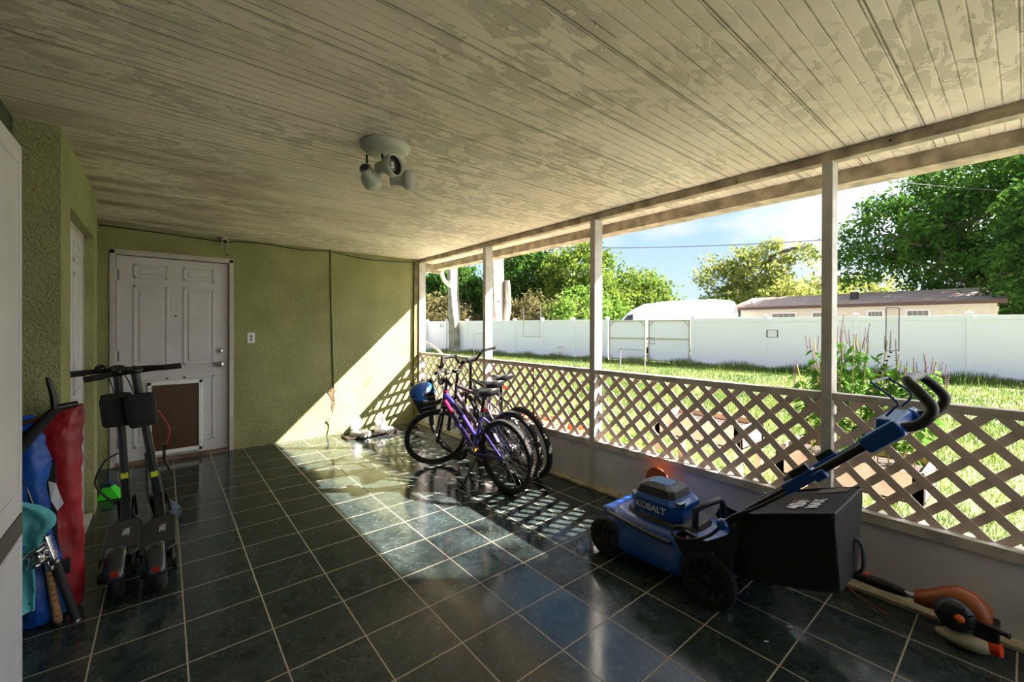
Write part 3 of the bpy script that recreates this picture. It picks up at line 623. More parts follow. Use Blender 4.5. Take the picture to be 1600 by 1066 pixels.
# ---- neighbouring house
hs = thing('neighbour_house', 'long low beige house with brown roof behind the fence', 'house', (22.3, 0, GZ), (0, 0, R(1.0)))
M_HW = mat('beige_siding', (216, 206, 190), .8, var=.04)
MB().b2(0, 5, -1.2, 7.4, 0, 2.42).build('house_wall', M_HW, hs)
MB().loft([[(-.45, -1.45, 2.36), (-.45, 7.75, 2.36), (2.5, 7.75, 3.0), (2.5, -1.45, 3.0)], [(-.45, -1.45, 2.46), (-.45, 7.75, 2.46), (2.5, 7.75, 3.1), (2.5, -1.45, 3.1)]], smooth=False).build('house_roof', mat('brown_roof', (150, 128, 116), .9, var=.15, vscale=3, bump=.4), hs)
MB().b2(-.46, -.43, -1.45, 7.75, 2.33, 2.47).build('fascia', mat('brown_fascia', (88, 66, 54), .8), hs)
for (y0, y1) in ((5.0, 5.95), (3.75, 4.3), (1.9, 2.35), (.55, 1.15)):
    wn_ = MB().b2(-.03, .0, y0-.05, y1+.05, 1.55, 2.18).build('window', M_WHITE, hs)
    MB().b2(-.04, -.03, y0, y1, 1.6, 2.13).build('pane', mat('house_glass', (112, 112, 104), .2), wn_)
    q = MB()
    for k in range(1, 4): q.b2(-.05, -.04, y0+(y1-y0)*k/4-.01, y0+(y1-y0)*k/4+.01, 1.6, 2.13)
    q.b2(-.05, -.04, y0, y1, 1.86, 1.89); q.build('muntin', mat('tan_trim', (190, 176, 150), .7), wn_)
MB().b2(.7, 1.0, 2.85, 3.1, 2.5, 3.05).build('roof_vent', mat('dark_vent', (50, 44, 42), .8), hs)
# ---- power lines
def wire(pts, r, label):
    o = MB().tube(bez(pts, 12), r, 6).build('power_line', mat('wire_grey', (70, 70, 72), .6)); tag(o, label, 'cable', 'overhead lines across the yard')
a = far(560, 380, 30); b = far(937, 387.5, 26); c = far(1285, 375, 22); d = far(1600, 337, 18); e2 = far(1900, 280, 15)
wire([a, b, c, d, e2], .022, 'dark power line crossing the whole sky above the van')
wire([far(1100, 250, 20), far(1395, 284, 18), far(1600, 301, 17), far(1900, 322, 16)], .018, 'pale power line passing high through the oak crown')
wire([far(1530, 412, 16), far(1600, 378, 15), far(1700, 330, 14)], .012, 'short slanting line low in the oak foliage')

# ---- planters
M_PLW = mat('weathered_planter_wood', (206, 178, 152), .8, var=.18, vscale=5, bump=.2)
def raised_planter(x0, x1, y0, y1, zt, label, soil=True):
    cx, cy = (x0+x1)/2, (y0+y1)/2; t = thing('raised_planter', label, 'planter', (cx, cy, GZ), group='raised wooden planter boxes'); a, b = (x1-x0)/2, (y1-y0)/2; z1 = zt-GZ; z0 = z1-.20
    for (xx0, xx1, yy0, yy1) in ((-a, -a+.02, -b, b), (a-.02, a, -b, b), (-a, a, -b, -b+.02), (-a, a, b-.02, b)): MB().b2(xx0, xx1, yy0, yy1, z0, z1).build('side_board', M_PLW, t, bevel=.002)
    MB().b2(-a, a, -b, b, z0, z0+.015).build('base_board', M_PLW, t)
    for sx in (-1, 1):
        for sy in (-1, 1): MB().box((sx*(a-.025), sy*(b-.03), z1/2), (.05, .06, z1)).build('leg', M_PLW, t, bevel=.003)
    MB().b2(-a+.02, a-.02, -b+.02, b-.02, z0+.015, z1-.05).build('soil', mat('potting_soil', (62, 48, 40), .95, var=.4, vscale=30, bump=1, bscale=60), t)
    return t
raised_planter(3.45, 3.95, -.28, .55, .50, 'left raised wooden planter box seen through the lattice beside the mower')
raised_planter(3.25, 3.80, -1.45, -.62, .45, 'raised wooden planter box holding the tall flowering plant')
M_TER = mat('terracotta', (226, 120, 72), .75, var=.1, vscale=4)
def pot(x, y, a, h, m, label, group, rz=0, top=1.25, soil=True):
    t = thing('flower_pot', label, 'pot', (x, y, GZ), (0, 0, rz), group)
    q = MB(); s4 = lambda k, z: [(-k, -k, z), (k, -k, z), (k, k, z), (-k, k, z)]
    q.loft([s4(a*.8, 0), s4(a, h-.05), s4(a*1.1, h-.05), s4(a*1.1, h), s4(a*.95, h), s4(a*.9, h-.06)], smooth=False); q.build('pot_body', m, t)
    MB().b2(-a*.9, a*.9, -a*.9, a*.9, h-.08, h-.06).build('soil', MATS['potting_soil'], t); return t
pot(3.10, 2.22, .16, .34, M_TER, 'left terracotta square pot outside the lattice', 'terracotta pots')
pot(3.05, 1.78, .17, .36, M_TER, 'middle terracotta square pot outside the lattice', 'terracotta pots', .2)
pot(3.05, 1.32, .16, .33, M_TER, 'right terracotta square pot close to the second post', 'terracotta pots', .1)
M_BP = mat('black_pot', (44, 40, 42), .6)
def rpot(x, y, r, h, label):
    t = thing('nursery_pot', label, 'pot', (x, y, GZ), group='black nursery pots')
    MB().lathe([(0, 0), (r*.75, 0), (r, h), (r*1.05, h), (r*1.05, h-.02), (r*.9, h-.03), (0, h-.04)], n=20).build('pot_body', M_BP, t)
    fo = np.random.default_rng(int(x*100)); n = 90; P = fo.normal(size=(n, 3))*np.array([r*.6, r*.6, .06])+np.array([0, 0, h+.07]); u = fo.normal(size=(n, 3)); u /= np.linalg.norm(u, axis=1)[:, None]; vv = np.cross(u, fo.normal(size=(n, 3))); vv /= np.linalg.norm(vv, axis=1)[:, None]
    tri_mesh('sprouts', np.stack([P-u*.03, P+vv*.015, P+u*.03, P-vv*.015], 1).reshape(-1, 3), 4, LM_G, t)['kind'] = 'stuff'
rpot(3.05, .62, .13, .27, 'black nursery pot standing beside the left wooden planter'); rpot(2.95, .34, .12, .24, 'small black nursery pot nearest the lattice'); rpot(3.15, .95, .14, .25, 'black nursery pot beyond the second post')

# ---- tall basil in the second planter
def basil():
    t = thing('basil_plant', 'tall leafy basil plant with purple flower spikes in the planter', 'plant', (3.52, -1.0, .38))
    g = random.Random(9); stems = MB(); lv = []; sp = MB()
    for k in range(34):
        x = g.uniform(-.17, .17); y = g.uniform(-.36, .36); H = g.uniform(.62, 1.02)*(1-.25*abs(y)/.36); lx = g.uniform(-.08, .08); ly = y*.3+g.uniform(-.05, .05)
        pts = [(x, y, 0), (x+lx*.3, y+ly*.3, H*.5), (x+lx, y+ly, H)]
        stems.tube(bez(pts, 3), .004, 5)
        for i in range(40):
            f = g.uniform(.2, .93); f = f if g.random() > .4 else g.uniform(.55, .93); p = Vector((x+lx*f, y+ly*f, H*f)); a = g.uniform(0, 2*PI); d = Vector((math.cos(a), math.sin(a), g.uniform(-.9, .15))).normalized(); s_ = g.uniform(.034, .06); w_ = d.cross(Vector((0, 0, 1))).normalized()*s_*.42; p = p+d*.02
            lv += [p, p+d*s_*.7+w_-Vector((0, 0, .004)), p+d*s_*1.7-Vector((0, 0, .02)), p+d*s_*.7-w_-Vector((0, 0, .004))]
        for j in range(g.randint(1, 3)):
            ox, oy = g.uniform(-.05, .05), g.uniform(-.05, .05); b0 = Vector((x+lx+ox, y+ly+oy, H-.08)); hh = g.uniform(.10, .19)
            sp.tube([b0, b0+Vector((ox*.4, oy*.4, hh))], [.0022, .0012], 5)
            for q in range(9):
                c_ = b0+Vector((ox*.4, oy*.4, hh))*(.2+.8*q/9); sp.ball(c_, .0075*(1-.04*q), 6, 4, (1, 1, .5))
    stems.build('stems', mat('stem_green', (168, 164, 84), .7), t)
    tri_mesh('leaves', np.array([tuple(v_) for v_ in lv]), 4, leafmat('basil_leaf', (46, 96, 34), (100, 142, 54), .4, 6), t)
    sp.build('flower_spikes', mat('basil_flower', (108, 76, 84), .8), t)
basil()
def hose():
    o = MB().tube(bez([far(645, 520, 7.6), far(657, 530, 7.4), far(676, 541, 7.1), far(690, 553, 6.9), far(700, 575, 6.7), Vector((far(704, 600, 6.6).x, far(704, 600, 6.6).y, GZ))], 6), .02, 8).build('garden_hose', mat('hose_beige', (186, 168, 140), .7)); tag(o, 'curved beige pipe arching outside the far corner of the screen', 'pipe')
hose()
# downspout elbow on the eave
q = MB(); q.tube(bez([far(691, 412, 6.62), far(690, 426, 6.62), far(694, 438, 6.6), far(703, 446, 6.58), far(706, 440, 6.56)], 4), .045, 4, flat=.8)
tag(q.build('gutter_elbow', M_WHITE), 'white gutter elbow hanging from the far end of the eave', 'gutter')
# ===PART2===
# ------------------------------------------------------------------ porch: bicycles
def bicycle(name, label, loc, head, lean, Rw, geo, col, steer, group, wide=.031, spk=28, step=False, col2=None, basket=False, refl=True, kick=True, knob=1, redr=True, seatm=None, bar_rise=.06, disc=False):
    B = thing(name, label, 'bicycle', (loc[0], loc[1], 0), (lean, 0, PI/2-head), group)
    BBp = Vector(geo['bb']); ST = Vector(geo['st']); HT = Vector(geo['ht']); SD = Vector(geo['saddle']); d = Vector((.32, 0, -.947)).normalized()
    HB = HT+d*geo.get('hl', .12); RA = Vector((0, 0, Rw)); tt = (HT.z-Rw)/-d.z*1.0; FA = HT+d*tt+Vector((.035, 0, 0)); FA.z = Rw
    Ms = Matrix.Translation(HT) @ Matrix.Rotation(steer, 4, -d) @ Matrix.Translation(-HT)
    low = min((Ms @ (FA+Vector((math.cos(a)*Rw, 0, math.sin(a)*Rw)))).z for a in [2*PI*k/72 for k in range(72)])
    # drop of the steered wheel: raise/lower the fork a little so the tyre meets the floor
    dz = -low
    FA2 = FA+d*(-(dz)/-d.z*-1) if False else FA+Vector((0, 0, dz))
    def wheel(c, M_, nm, front):
        w_ = MB(); w_.M = M_; rr = Rw-wide
        w_.torus(c, rr-.006, .011, (0, 1, 0), 56, 8, .85); w_.cyl(c+Vector((0, -.045, 0)), c+Vector((0, .045, 0)), .014, n=12); w_.lathe([(.006, -.03), (.024, -.028), (.024, -.022), (.014, -.018)], c, (0, 1, 0), 14); w_.lathe([(.014, .018), (.024, .022), (.024, .028), (.006, .03)], c, (0, 1, 0), 14)
        W_ = w_.build(nm, MATS['rim_alloy'], B)
        t = MB(); t.M = M_; t.torus(c, rr+.004, wide-.006, (0, 1, 0), 72, 10)
        if knob:
            nk = 66
            for k in range(nk):
                a = 2*PI*k/nk
                for sy in (-1, 1):
                    an = .55; q = c+Vector((math.cos(a+sy*.02), 0, math.sin(a+sy*.02)))*(rr+.002+(wide-.006)*math.cos(an))+Vector((0, sy*(wide-.006)*math.sin(an), 0))
                    t.box(q, (.012, .012, .014), Matrix.Rotation(-a, 4, 'Y'))
        t.build('tyre', M_RUB, W_)
        s_ = MB(); s_.M = M_
        for k in range(spk):
            a = 2*PI*k/spk; sy = .024 if k % 2 else -.024; a2 = a+(.5 if k % 4 < 2 else -.5)
            s_.cyl(c+Vector((math.cos(a2)*.022, sy, math.sin(a2)*.022)), c+Vector((math.cos(a)*(rr-.012), 0, math.sin(a)*(rr-.012))), .0013, n=4)
        s_.build('spokes', M_CHROME, W_)
        if refl:
            q = MB(); q.M = M_; a = .6 if front else .9; p = c+Vector((math.cos(a), 0, math.sin(a)))*(rr*.62); q.box(p, (.022, .012, .075), Matrix.Rotation(PI/2-a, 4, 'Y')); q.build('wheel_reflector', mat('reflector_clear', (226, 220, 214), .2), W_)
        return W_
    if 'rim_alloy' not in MATS: mat('rim_alloy', (190, 190, 194), .35, metal=.6)
    I = Matrix(); rw = wheel(RA, I, 'rear_wheel', False); fw = wheel(FA2, Ms, 'front_wheel', True)
    cs = MB(); cs.lathe([(.012, -.03), (.020, -.032), (.045, -.034), (.046, -.038), (.02, -.046), (.012, -.046)], RA, (0, 1, 0), 24)
    if disc: cs.lathe([(.05, .030), (.08, .030), (.08, .033), (.05, .033)], RA, (0, 1, 0), 28)
    cs.build('cassette', M_BLACKM, rw)
    # frame
    f = MB(); hb = HB
    f.cyl(HT+d*-.01, HB+d*.015, .021)
    if step:
        f.tube(bez([HT+d*.03, HT+d*.03+(ST+(BBp-ST)*.60-HT-d*.03)*.45+Vector((.0, 0, .012)), ST+(BBp-ST)*.60+Vector((.05, 0, .01)), ST+(BBp-ST)*.60], 8), .023, 12)
        f.tube([HB-d*.01, BBp], .021, 12)
    else:
        f.tube([HT+d*.025, ST+(BBp-ST)*.04], .018, 12); f.tube([HB-d*.01, BBp], .022, 12)
    f.tube([BBp, ST], .017, 12); f.cyl(BBp-Vector((0, .036, 0)), BBp+Vector((0, .036, 0)), .022)
    for sy in (-1, 1):
        yo = .055*sy
        f.tube(bez([BBp+Vector((-.03, sy*.03, 0)), BBp+Vector((-.12, yo*.9, .01)), RA+Vector((.02, yo, 0))], 4), .010, 8)
        f.tube(bez([ST+(BBp-ST)*.12+Vector((-.01, sy*.018, 0)), ST+(BBp-ST)*.3+Vector((-.09, yo, 0)), RA+Vector((.0, yo, .01))], 4), .009, 8)
        f.box(RA+Vector((.005, yo, 0)), (.035, .006, .04))
    F_ = f.build('frame', col, B)
    if col2:
        g_ = MB(); g_.cyl(HT-d*.012, HB+d*.017, .0225); 
        if step: g_.tube([HB-d*.012, HB-d*.01+(BBp-HB)*.30], .0225, 12)
        g_.build('head_tube_paint', col2, F_)
    # fork
    k = MB(); k.M = Ms; cr_ = HB+d*.03
    k.box(cr_, (.04, .13, .035)); k.cyl(HT-d*.03, cr_, .014)
    for sy in (-1, 1):
        a = cr_+Vector((0, sy*.056, 0)); b = FA2+Vector((-.01, sy*.056, 0)); mdl = a+(b-a)*.45
        k.tube([a-d*.02, mdl], .014, 10); k.tube([mdl, b], .018, 10); k.box(FA2+Vector((-.005, sy*.056, -.005)), (.03, .008, .035))
    k.build('fork', M_BLACKM, B)
    # stem and bar
    k = MB(); k.M = Ms; top = HT-d*(.07+bar_rise); k.tube([HT, top], .016, 12)
    cl = top+Vector((.07, 0, .01)); k.tube([top, cl], .017, 10)
    hw = .29; bar = [cl+Vector((-.075, hw, bar_rise+.01)), cl+Vector((-.05, hw*.55, bar_rise)), cl+Vector((-.005, .09, .0)), cl, cl+Vector((-.005, -.09, 0)), cl+Vector((-.05, -hw*.55, bar_rise)), cl+Vector((-.075, -hw, bar_rise+.01))]
    k.tube(bez(bar, 5), .0125, 10); HBk = k.build('handlebar', M_BLACKM, B)
    for sy in (-1, 1):
        e1 = cl+Vector((-.079, sy*(hw+.005), bar_rise+.011)); e0 = cl+Vector((-.060, sy*(hw-.115), bar_rise+.004)); q = MB(); q.M = Ms; q.tube([e0, e0+(e1-e0)*.1, e0+(e1-e0)*.2, e0+(e1-e0)*.9, e1], [.018, .019, .0165, .0165, .018], 12); q.build('grip', M_RUB, HBk)
        q = MB(); q.M = Ms; q.tube(bez([e0+Vector((0, -sy*.03, 0)), e0+Vector((.045, -sy*.0, -.01)), e0+Vector((.05, sy*.08, -.02))], 4), .0055, 6); q.box(e0+Vector((.02, -sy*.03, -.005)), (.05, .03, .025)); q.build('brake_lever', M_BLACKM, HBk)
        q = MB(); q.M = Ms; q.tube(bez([e0+Vector((.03, -sy*.04, -.01)), cl+Vector((.10, sy*.08, .02)), cl+Vector((.08, sy*.02, -.12)), HB+Vector((.03, sy*.02, .0))], 5), .0028, 6); q.build('brake_cable', M_BLACK, HBk)
    # saddle & post
    sd = (SD-ST).normalized(); q = MB().tube([ST-sd*.03, SD-Vector((0, 0, .045))], .0135, 12); SP = q.build('seat_post', M_BLACKM, B)
    q = MB().cyl(ST-sd*.02, ST+sd*.018, .021); q.build('seat_clamp', M_CHROME, SP)
    rings = []
    for (x, w_, z, h) in ((-.135, .03, .016, .03), (-.128, .07, .020, .06), (-.07, .092, .012, .075), (0, .070, .0, .066), (.06, .038, -.002, .052), (.12, .025, -.002, .042), (.15, .012, -.008, .02)):
        rings.append([(SD.x+x, w_*math.cos(a), SD.z+z-h/2+h/2*math.sin(a)*(1.0 if math.sin(a) > 0 else .9)) for a in [2*PI*j/18 for j in range(18)]])
    q = MB().loft(rings); S_ = q.build('saddle', seatm or mat('saddle_vinyl', (24, 24, 28), .28), B, weld=True)
    q = MB().tube(bez([SD+Vector((-.09, .025, -.03)), SD+Vector((-.02, .022, -.055)), SD+Vector((.1, .01, -.03))], 5), .0035, 6).tube(bez([SD+Vector((-.09, -.025, -.03)), SD+Vector((-.02, -.022, -.055)), SD+Vector((.1, -.01, -.03))], 5), .0035, 6); q.build('saddle_rail', M_STEEL, S_)
    if redr:
        q = MB().box(SD+Vector((-.045, 0, -.11)) if not step else ST+Vector((-.04, 0, .04)), (.018, .034, .026)); q.build('rear_reflector', mat('red_reflector', (200, 30, 24), .25), SP)
    # drivetrain on the right (y<0)
    q = MB().lathe([(.03, -.046), (.085, -.046), (.092, -.049), (.085, -.052), (.03, -.052), (.012, -.056), (.001, -.056)], BBp, (0, 1, 0), 32); C_ = q.build('chainring', M_BLACKM, B)
    q = MB(); 
    for z in (1, -1): q.tube([BBp+Vector((0, -.049, .088*z)), RA+Vector((0, -.042, .042*z))], .0035, 6)
    q.build('chain', mat('chain_steel', (70, 66, 60), .5, metal=.7), B)
    ang = geo.get('crank', -1.2)
    for sy in (-1, 1):
        a = ang if sy > 0 else ang+PI; e_ = BBp+Vector((math.cos(a)*.165, sy*.075, math.sin(a)*.165)); q = MB().tube([BBp+Vector((0, sy*.06, 0)), e_], [.012, .009], 8); K_ = q.build('crank_arm', M_BLACKM, B)
        q = MB().box(e_+Vector((0, sy*.055, 0)), (.085, .085, .022)); P_ = q.build('pedal', M_BLACK, K_, bevel=.004)
        q = MB().box(e_+Vector((-.044, sy*.055, 0)), (.003, .05, .014)); q.box(e_+Vector((.044, sy*.055, 0)), (.003, .05, .014)); o_ = q.build('pedal_reflector', mat('amber', (240, 160, 20), .25), K_)
    q = MB().box(RA+Vector((.0, -.062, -.05)), (.03, .02, .06)).tube([RA+Vector((0, -.06, -.03)), RA+Vector((.03, -.06, -.11))], .009, 8); q.torus(RA+Vector((.03, -.055, -.12)), .016, .005, (0, 1, 0), 14, 6); q.tube(bez([RA+Vector((-.02, -.07, -.04)), RA+Vector((-.09, -.06, .0)), RA+Vector((-.02, -.06, .06)), RA+Vector((.1, -.05, .02))], 5), .003, 6); q.build('derailleur', M_BLACKM, B)
    if kick:
        # stand on the left side, reaching the floor in the leaned frame
        p0 = BBp+Vector((-.09, .05, -.02)); L2 = math.tan(-lean); p1 = Vector((BBp.x-.05, .20, .0+.20*math.tan(-lean)+.006)); q = MB().tube([p0, p1], .008, 8).tube([p1, p1+Vector((.02, .02, .0))], .009, 8); q.build('kickstand', M_BLACKM, B)
    if basket:
        q = MB(); q.M = Ms; c0 = cl+Vector((.17, 0, -.13)); bw, bl_, bh = .13, .10, .20
        def rect(z, k_): return [c0+Vector((sx*bl_*k_, sy*bw*k_, z)) for sx, sy in ((-1, -1), (1, -1), (1, 1), (-1, 1))]
        for z in (0, .05, .10, .15, bh):
            kk = .80+.2*z/bh; rr_ = rect(z-bh/2, kk); q.tube(rr_+[rr_[0]], .003 if z < bh else .005, 6)
        for s_ in range(4):
            for j in range(9):
                f_ = j/9; a = rect(-bh/2, .80); b = rect(bh/2, 1); q.tube([a[s_].lerp(a[(s_+1) % 4], f_), b[s_].lerp(b[(s_+1) % 4], f_)], .0018, 4)
        ra_ = rect(-bh/2, .8); q.add(ra_, [(0, 1, 2, 3)])
        for sy in (-1, 1): q.tube([c0+Vector((-bl_, sy*.05, bh/2)), cl+Vector((0, sy*.05, 0))], .004, 6)
        bk = q.build('front_basket', M_BLACK, B)
        q = MB(); q.M = Ms
        for s_ in range(4): a = rect(-bh/2, .785); b = rect(bh/2-.01, .985); q.add([a[s_], a[(s_+1) % 4], b[(s_+1) % 4], b[s_]], [(0, 1, 2, 3)])
        q.build('basket_liner', M_BAG, bk)
        return B, (B.matrix_basis @ (Ms @ (c0+Vector((0, 0, bh/2)))))
    return B, None
P_BLUE = mat('bike_blue_purple', (42, 44, 134), .3, coat=.4, rgb2=(58, 38, 118), vscale=3)
P_PINK = mat('bike_magenta', (134, 18, 68), .25, coat=.5)
P_GREY = mat('bike_grey_maroon', (92, 78, 90), .35, coat=.3)
P_BLK = mat('bike_black', (26, 24, 26), .3, coat=.4)
_, bpos = bicycle('bicycle', 'blue and magenta bicycle nearest the camera with basket on its handlebar', (1.802, .867), -.088, -.095, .305, dict(bb=(.40, 0, .27), st=(.27, 0, .62), ht=(.78, 0, .76), saddle=(.22, 0, .84), hl=.11, crank=2.6), P_BLUE, R(62), 'bicycles leaning together', step=True, col2=P_PINK, basket=True)
bicycle('bicycle', 'middle bicycle with grey maroon top tube between the other two', (2.04, 1.00), -.03, -.15, .32, dict(bb=(.42, 0, .28), st=(.30, 0, .72), ht=(.82, 0, .80), saddle=(.26, 0, .88), crank=.6), P_GREY, R(14), 'bicycles leaning together', kick=False, redr=False)
bicycle('bicycle', 'black bicycle farthest from the camera, next to the lattice', (2.21, 1.02), .07, -.20, .33, dict(bb=(.43, 0, .29), st=(.30, 0, .74), ht=(.84, 0, .86), saddle=(.26, 0, .93), crank=1.7), P_BLK, R(-8), 'bicycles leaning together', kick=False, disc=True, bar_rise=.09)
# helmet in the basket
hp = bpos
hm = thing('bicycle_helmet', 'blue helmet with an orange and black spot lying in the bicycle basket', 'helmet', (hp.x, hp.y, hp.z-.06), (R(28), R(-8), R(20)))
q = MB(); n_ = 24; rings = []
for i in range(9):
    th = PI*.5*i/8; rings.append([(.125*math.cos(th)*math.cos(a)*1.12, .105*math.cos(th)*math.sin(a), .115*math.sin(th)+(.0 if i else 0)) for a in [2*PI*k/n_ for k in range(n_)]])
q.loft(rings, caps=True); hs_ = q.build('helmet_shell', mat('helmet_blue', (18, 96, 190), .3, coat=.4), hm, weld=True)
q = MB(); q.torus((0, 0, .0), .108, .012, (0, 0, 1), 28, 8); q.build('helmet_rim', M_BLACK, hm)
q = MB(); q.lathe([(.001, .012), (.016, .011), (.018, .006)], (-.045, -.078, .06), (-.4, -.75, .5), 14); q.build('helmet_spot', mat('spot_orange', (206, 104, 48), .4), hm)
q = MB(); q.torus((-.045, -.078, .06), .022, .006, (-.4, -.75, .5), 20, 8); q.build('spot_ring', M_BLACK, hm)

# ------------------------------------------------------------------ lawn mower (local x forward, y left/near side)
mw = thing('lawn_mower', 'blue and black cordless lawn mower with grass bag, parked by the knee wall', 'lawn mower', (1.905, -.55, 0), (0, 0, PI/2))
def mwheel(c, r, w_, near):
    s = 1 if c[1] > 0 else -1; q = MB(); cx_, cy_, cz_ = c
    q.lathe([(r*.72, -w_/2), (r*.96, -w_/2), (r, -w_*.3), (r, w_*.3), (r*.96, w_/2), (r*.72, w_/2)], c, (0, 1, 0), 40)
    for k in range(36):
        a = 2*PI*k/36
        for sy in (-1, 1): q.box(Vector(c)+Vector((math.cos(a+sy*.04)*r*.99, sy*w_*.28, math.sin(a+sy*.04)*r*.99)), (r*.06, w_*.36, r*.09), Matrix.Rotation(-a, 4, 'Y'))
    W_ = q.build('wheel', M_RUB, mw)
    q = MB(); q.lathe([(.001, w_*.30), (r*.16, w_*.30), (r*.2, w_*.2), (r*.60, w_*.12), (r*.66, w_*.42), (r*.74, w_*.44), (r*.76, 0)], c, (0, s, 0), 36)
    for k in range(10):
        a = 2*PI*k/10; b_ = a+.30
        q.beam(Vector(c)+Vector((math.cos(a)*r*.22, s*w_*.25, math.sin(a)*r*.22)), Vector(c)+Vector((math.cos(b_)*r*.66, s*w_*.36, math.sin(b_)*r*.66)), r*.09, w_*.3, (0, 1, 0))
    q.build('wheel_hub', mat('hub_dark', (34, 34, 37), .45), W_)
for sy in (1, -1):
    mwheel((.31, sy*.235, .104), .104, .048, sy); mwheel((-.31, sy*.24, .134), .134, .05, sy)
q = MB(); rings = []
def deck_ring(z, a, b, xo=0): return [(x+xo, y, z+.02*max(0, -x)*0) for x, y, z in superq(.04, 0, z, a, b, 36, 3.2)]
rings = [deck_ring(.075, .335, .245), deck_ring(.08, .365, .262), deck_ring(.10, .37, .265), deck_ring(.17, .355, .25), deck_ring(.225, .33, .225), deck_ring(.25, .30, .20), deck_ring(.262, .27, .17)]
q.loft(rings); q.build('deck', M_BLUE, mw, weld=True)
q = MB(); q.b2(.26, .40, -.19, .17, .19, .245); q.build('front_cowl', M_BLUE, mw, bevel=.02)
q = MB(); q.loft([superq(.04, 0, .255, .235, .165, 30, 3), superq(.04, 0, .285, .215, .15, 30, 3)]); q.build('top_cover', mat('mower_dark', (44, 38, 36), .5), mw, bevel=.004, weld=True)
# motor housing, chamfered
def oct_(x0, x1, y0, y1, z, c): return [(x0+c, y0, z), (x1-c, y0, z), (x1, y0+c, z), (x1, y1-c, z), (x1-c, y1, z), (x0+c, y1, z), (x0, y1-c, z), (x0, y0+c, z)]
q = MB(); q.loft([oct_(-.09, .215, -.135, .135, .25, .05), oct_(-.10, .225, -.145, .145, .29, .05), oct_(-.10, .225, -.145, .145, .37, .05), oct_(-.08, .21, -.125, .125, .392, .045)], smooth=False); MH = q.build('motor_housing', M_BLUE, mw, bevel=.006)
q = MB(); q.loft([oct_(-.055, .21, -.115, .115, .388, .03), oct_(-.04, .19, -.10, .10, .432, .03), oct_(.0, .15, -.07, .07, .448, .02)], smooth=False); BC = q.build('battery_cover', mat('battery_black', (26, 27, 30), .4), mw, bevel=.005)
q = MB(); q.loft([oct_(.01, .14, -.062, .062, .446, .02), oct_(.015, .13, -.055, .055, .453, .02)], smooth=False); q.build('cover_inset', mat('inset_blue_grey', (70, 110, 150), .25), BC)
q = MB().box((-.085, .09, .382), (.03, .05, .02)); q.build('light_panel', M_CHROME, MH)
MT = frame((.07, .1465, .332), (-1, 0, 0), (0, 0, 1)); M_LET = mat('white_lettering', (226, 228, 232), .5)
text('brand_lettering', 'KOBALT', .050, M_LET, MH, MT, bold=.0012, sx=1.0)
text('subline_lettering', 'BRUSHLESS', .024, mat('grey_lettering', (120, 150, 190), .5), MH, frame((.07, .1465, .294), (-1, 0, 0), (0, 0, 1)), sx=1.2)
q = MB(); q.tube(bez([(.33, .20, .24), (.2, .235, .245), (.0, .245, .235), (-.12, .25, .235)], 6), .016, 8, flat=.6); q.build('side_bumper', mat('mower_trim_dark', (30, 28, 28), .45), mw)
# carry handle
q = MB(); q.tube([(-.16, .07, .27), (-.16, .07, .37), (-.19, .03, .40), (-.22, -.08, .41), (-.22, -.12, .38), (-.22, -.13, .28)], .017, 10); q.build('carry_handle', mat('handle_grey', (52, 54, 60), .4), mw)
# rear side plates
for sy in (1, -1):
    y = sy*.232; fm = Matrix(((1, 0, 0, 0), (0, 0, -1, 0), (0, 1, 0, 0), (0, 0, 0, 1)))
    pl = [(-.13, .255), (-.15, .30), (-.19, .325), (-.30, .31), (-.40, .38), (-.43, .44), (-.455, .42), (-.44, .33), (-.40, .14), (-.28, .15), (-.18, .2)]
    q = MB(); q.prism(pl[::-1], -y-.008, -y+.008, fm); BK = q.build('side_bracket', mat('bracket_black', (24, 24, 26), .4), mw, bevel=.003)
    for (x, z) in ((-.315, .245), (-.335, .26), (-.345, .225), (-.21, .295)):
        MB().lathe([(.001, .012), (.009, .010), (.010, .004), (.010, -.002)], (x, y+sy*.008, z), (0, sy, 0), 12).build('bolt', M_STEEL, BK)
    q = MB(); q.lathe([(.001, .035), (.022, .032), (.028, .022), (.028, .008), (.018, 0)], (-.387, y+sy*.006, .43), (0, sy, 0), 8, smooth=False); q.build('height_knob', M_BLUE, mw, bevel=.003)
q = MB(); q.b2(-.40, -.34, -.225, .225, .13, .33); q.build('rear_door', M_BLUE, mw, bevel=.01)
# handle tubes
def hp_(t, y): # along the folding handle
    return Vector((-.385-.61*t, y, .43+.56*t))
for sy, yy in ((1, .225), (-1, -.135)):
    a = hp_(0, sy*.225); 
    q = MB(); q.tube([a, hp_(.12, yy), hp_(.55, yy)], .013, 12); q.build('lower_tube', M_BLACKM, mw)
    q = MB(); q.tube([hp_(.42, yy), hp_(1.0, yy)], .0165, 12); q.build('upper_tube', M_BLACKM, mw)
    dv = (hp_(1, yy)-hp_(0, yy)).normalized(); nv = Vector((dv.z, 0, -dv.x))*-1
    q = MB(); q.beam(hp_(.42, yy), hp_(.60, yy), .046, .05, (0, 1, 0)); cl_ = q.build('slide_clamp', M_BLUE, mw, bevel=.006)
    q = MB(); q.beam(hp_(.47, yy)+Vector((.012, sy*.0, .034)), hp_(.57, yy)+Vector((.012, 0, .034)), .03, .022, (0, 1, 0)); q.build('clamp_lever', M_BLACK, cl_, bevel=.003)
    q = MB(); q.beam(hp_(.60, yy)+Vector((0, sy*.02, -.02)), hp_(.66, yy)+Vector((0, sy*.02, -.02)), .035, .03, (0, 1, 0)); q.build('clamp_tab', M_BLUE, cl_, bevel=.006)
    q = MB(); q.beam(hp_(.86, yy+sy*.006), hp_(1.03, yy+sy*.006), .062, .085, (0, 1, 0)); q.build('control_pod', M_BLUE, mw, bevel=.012)
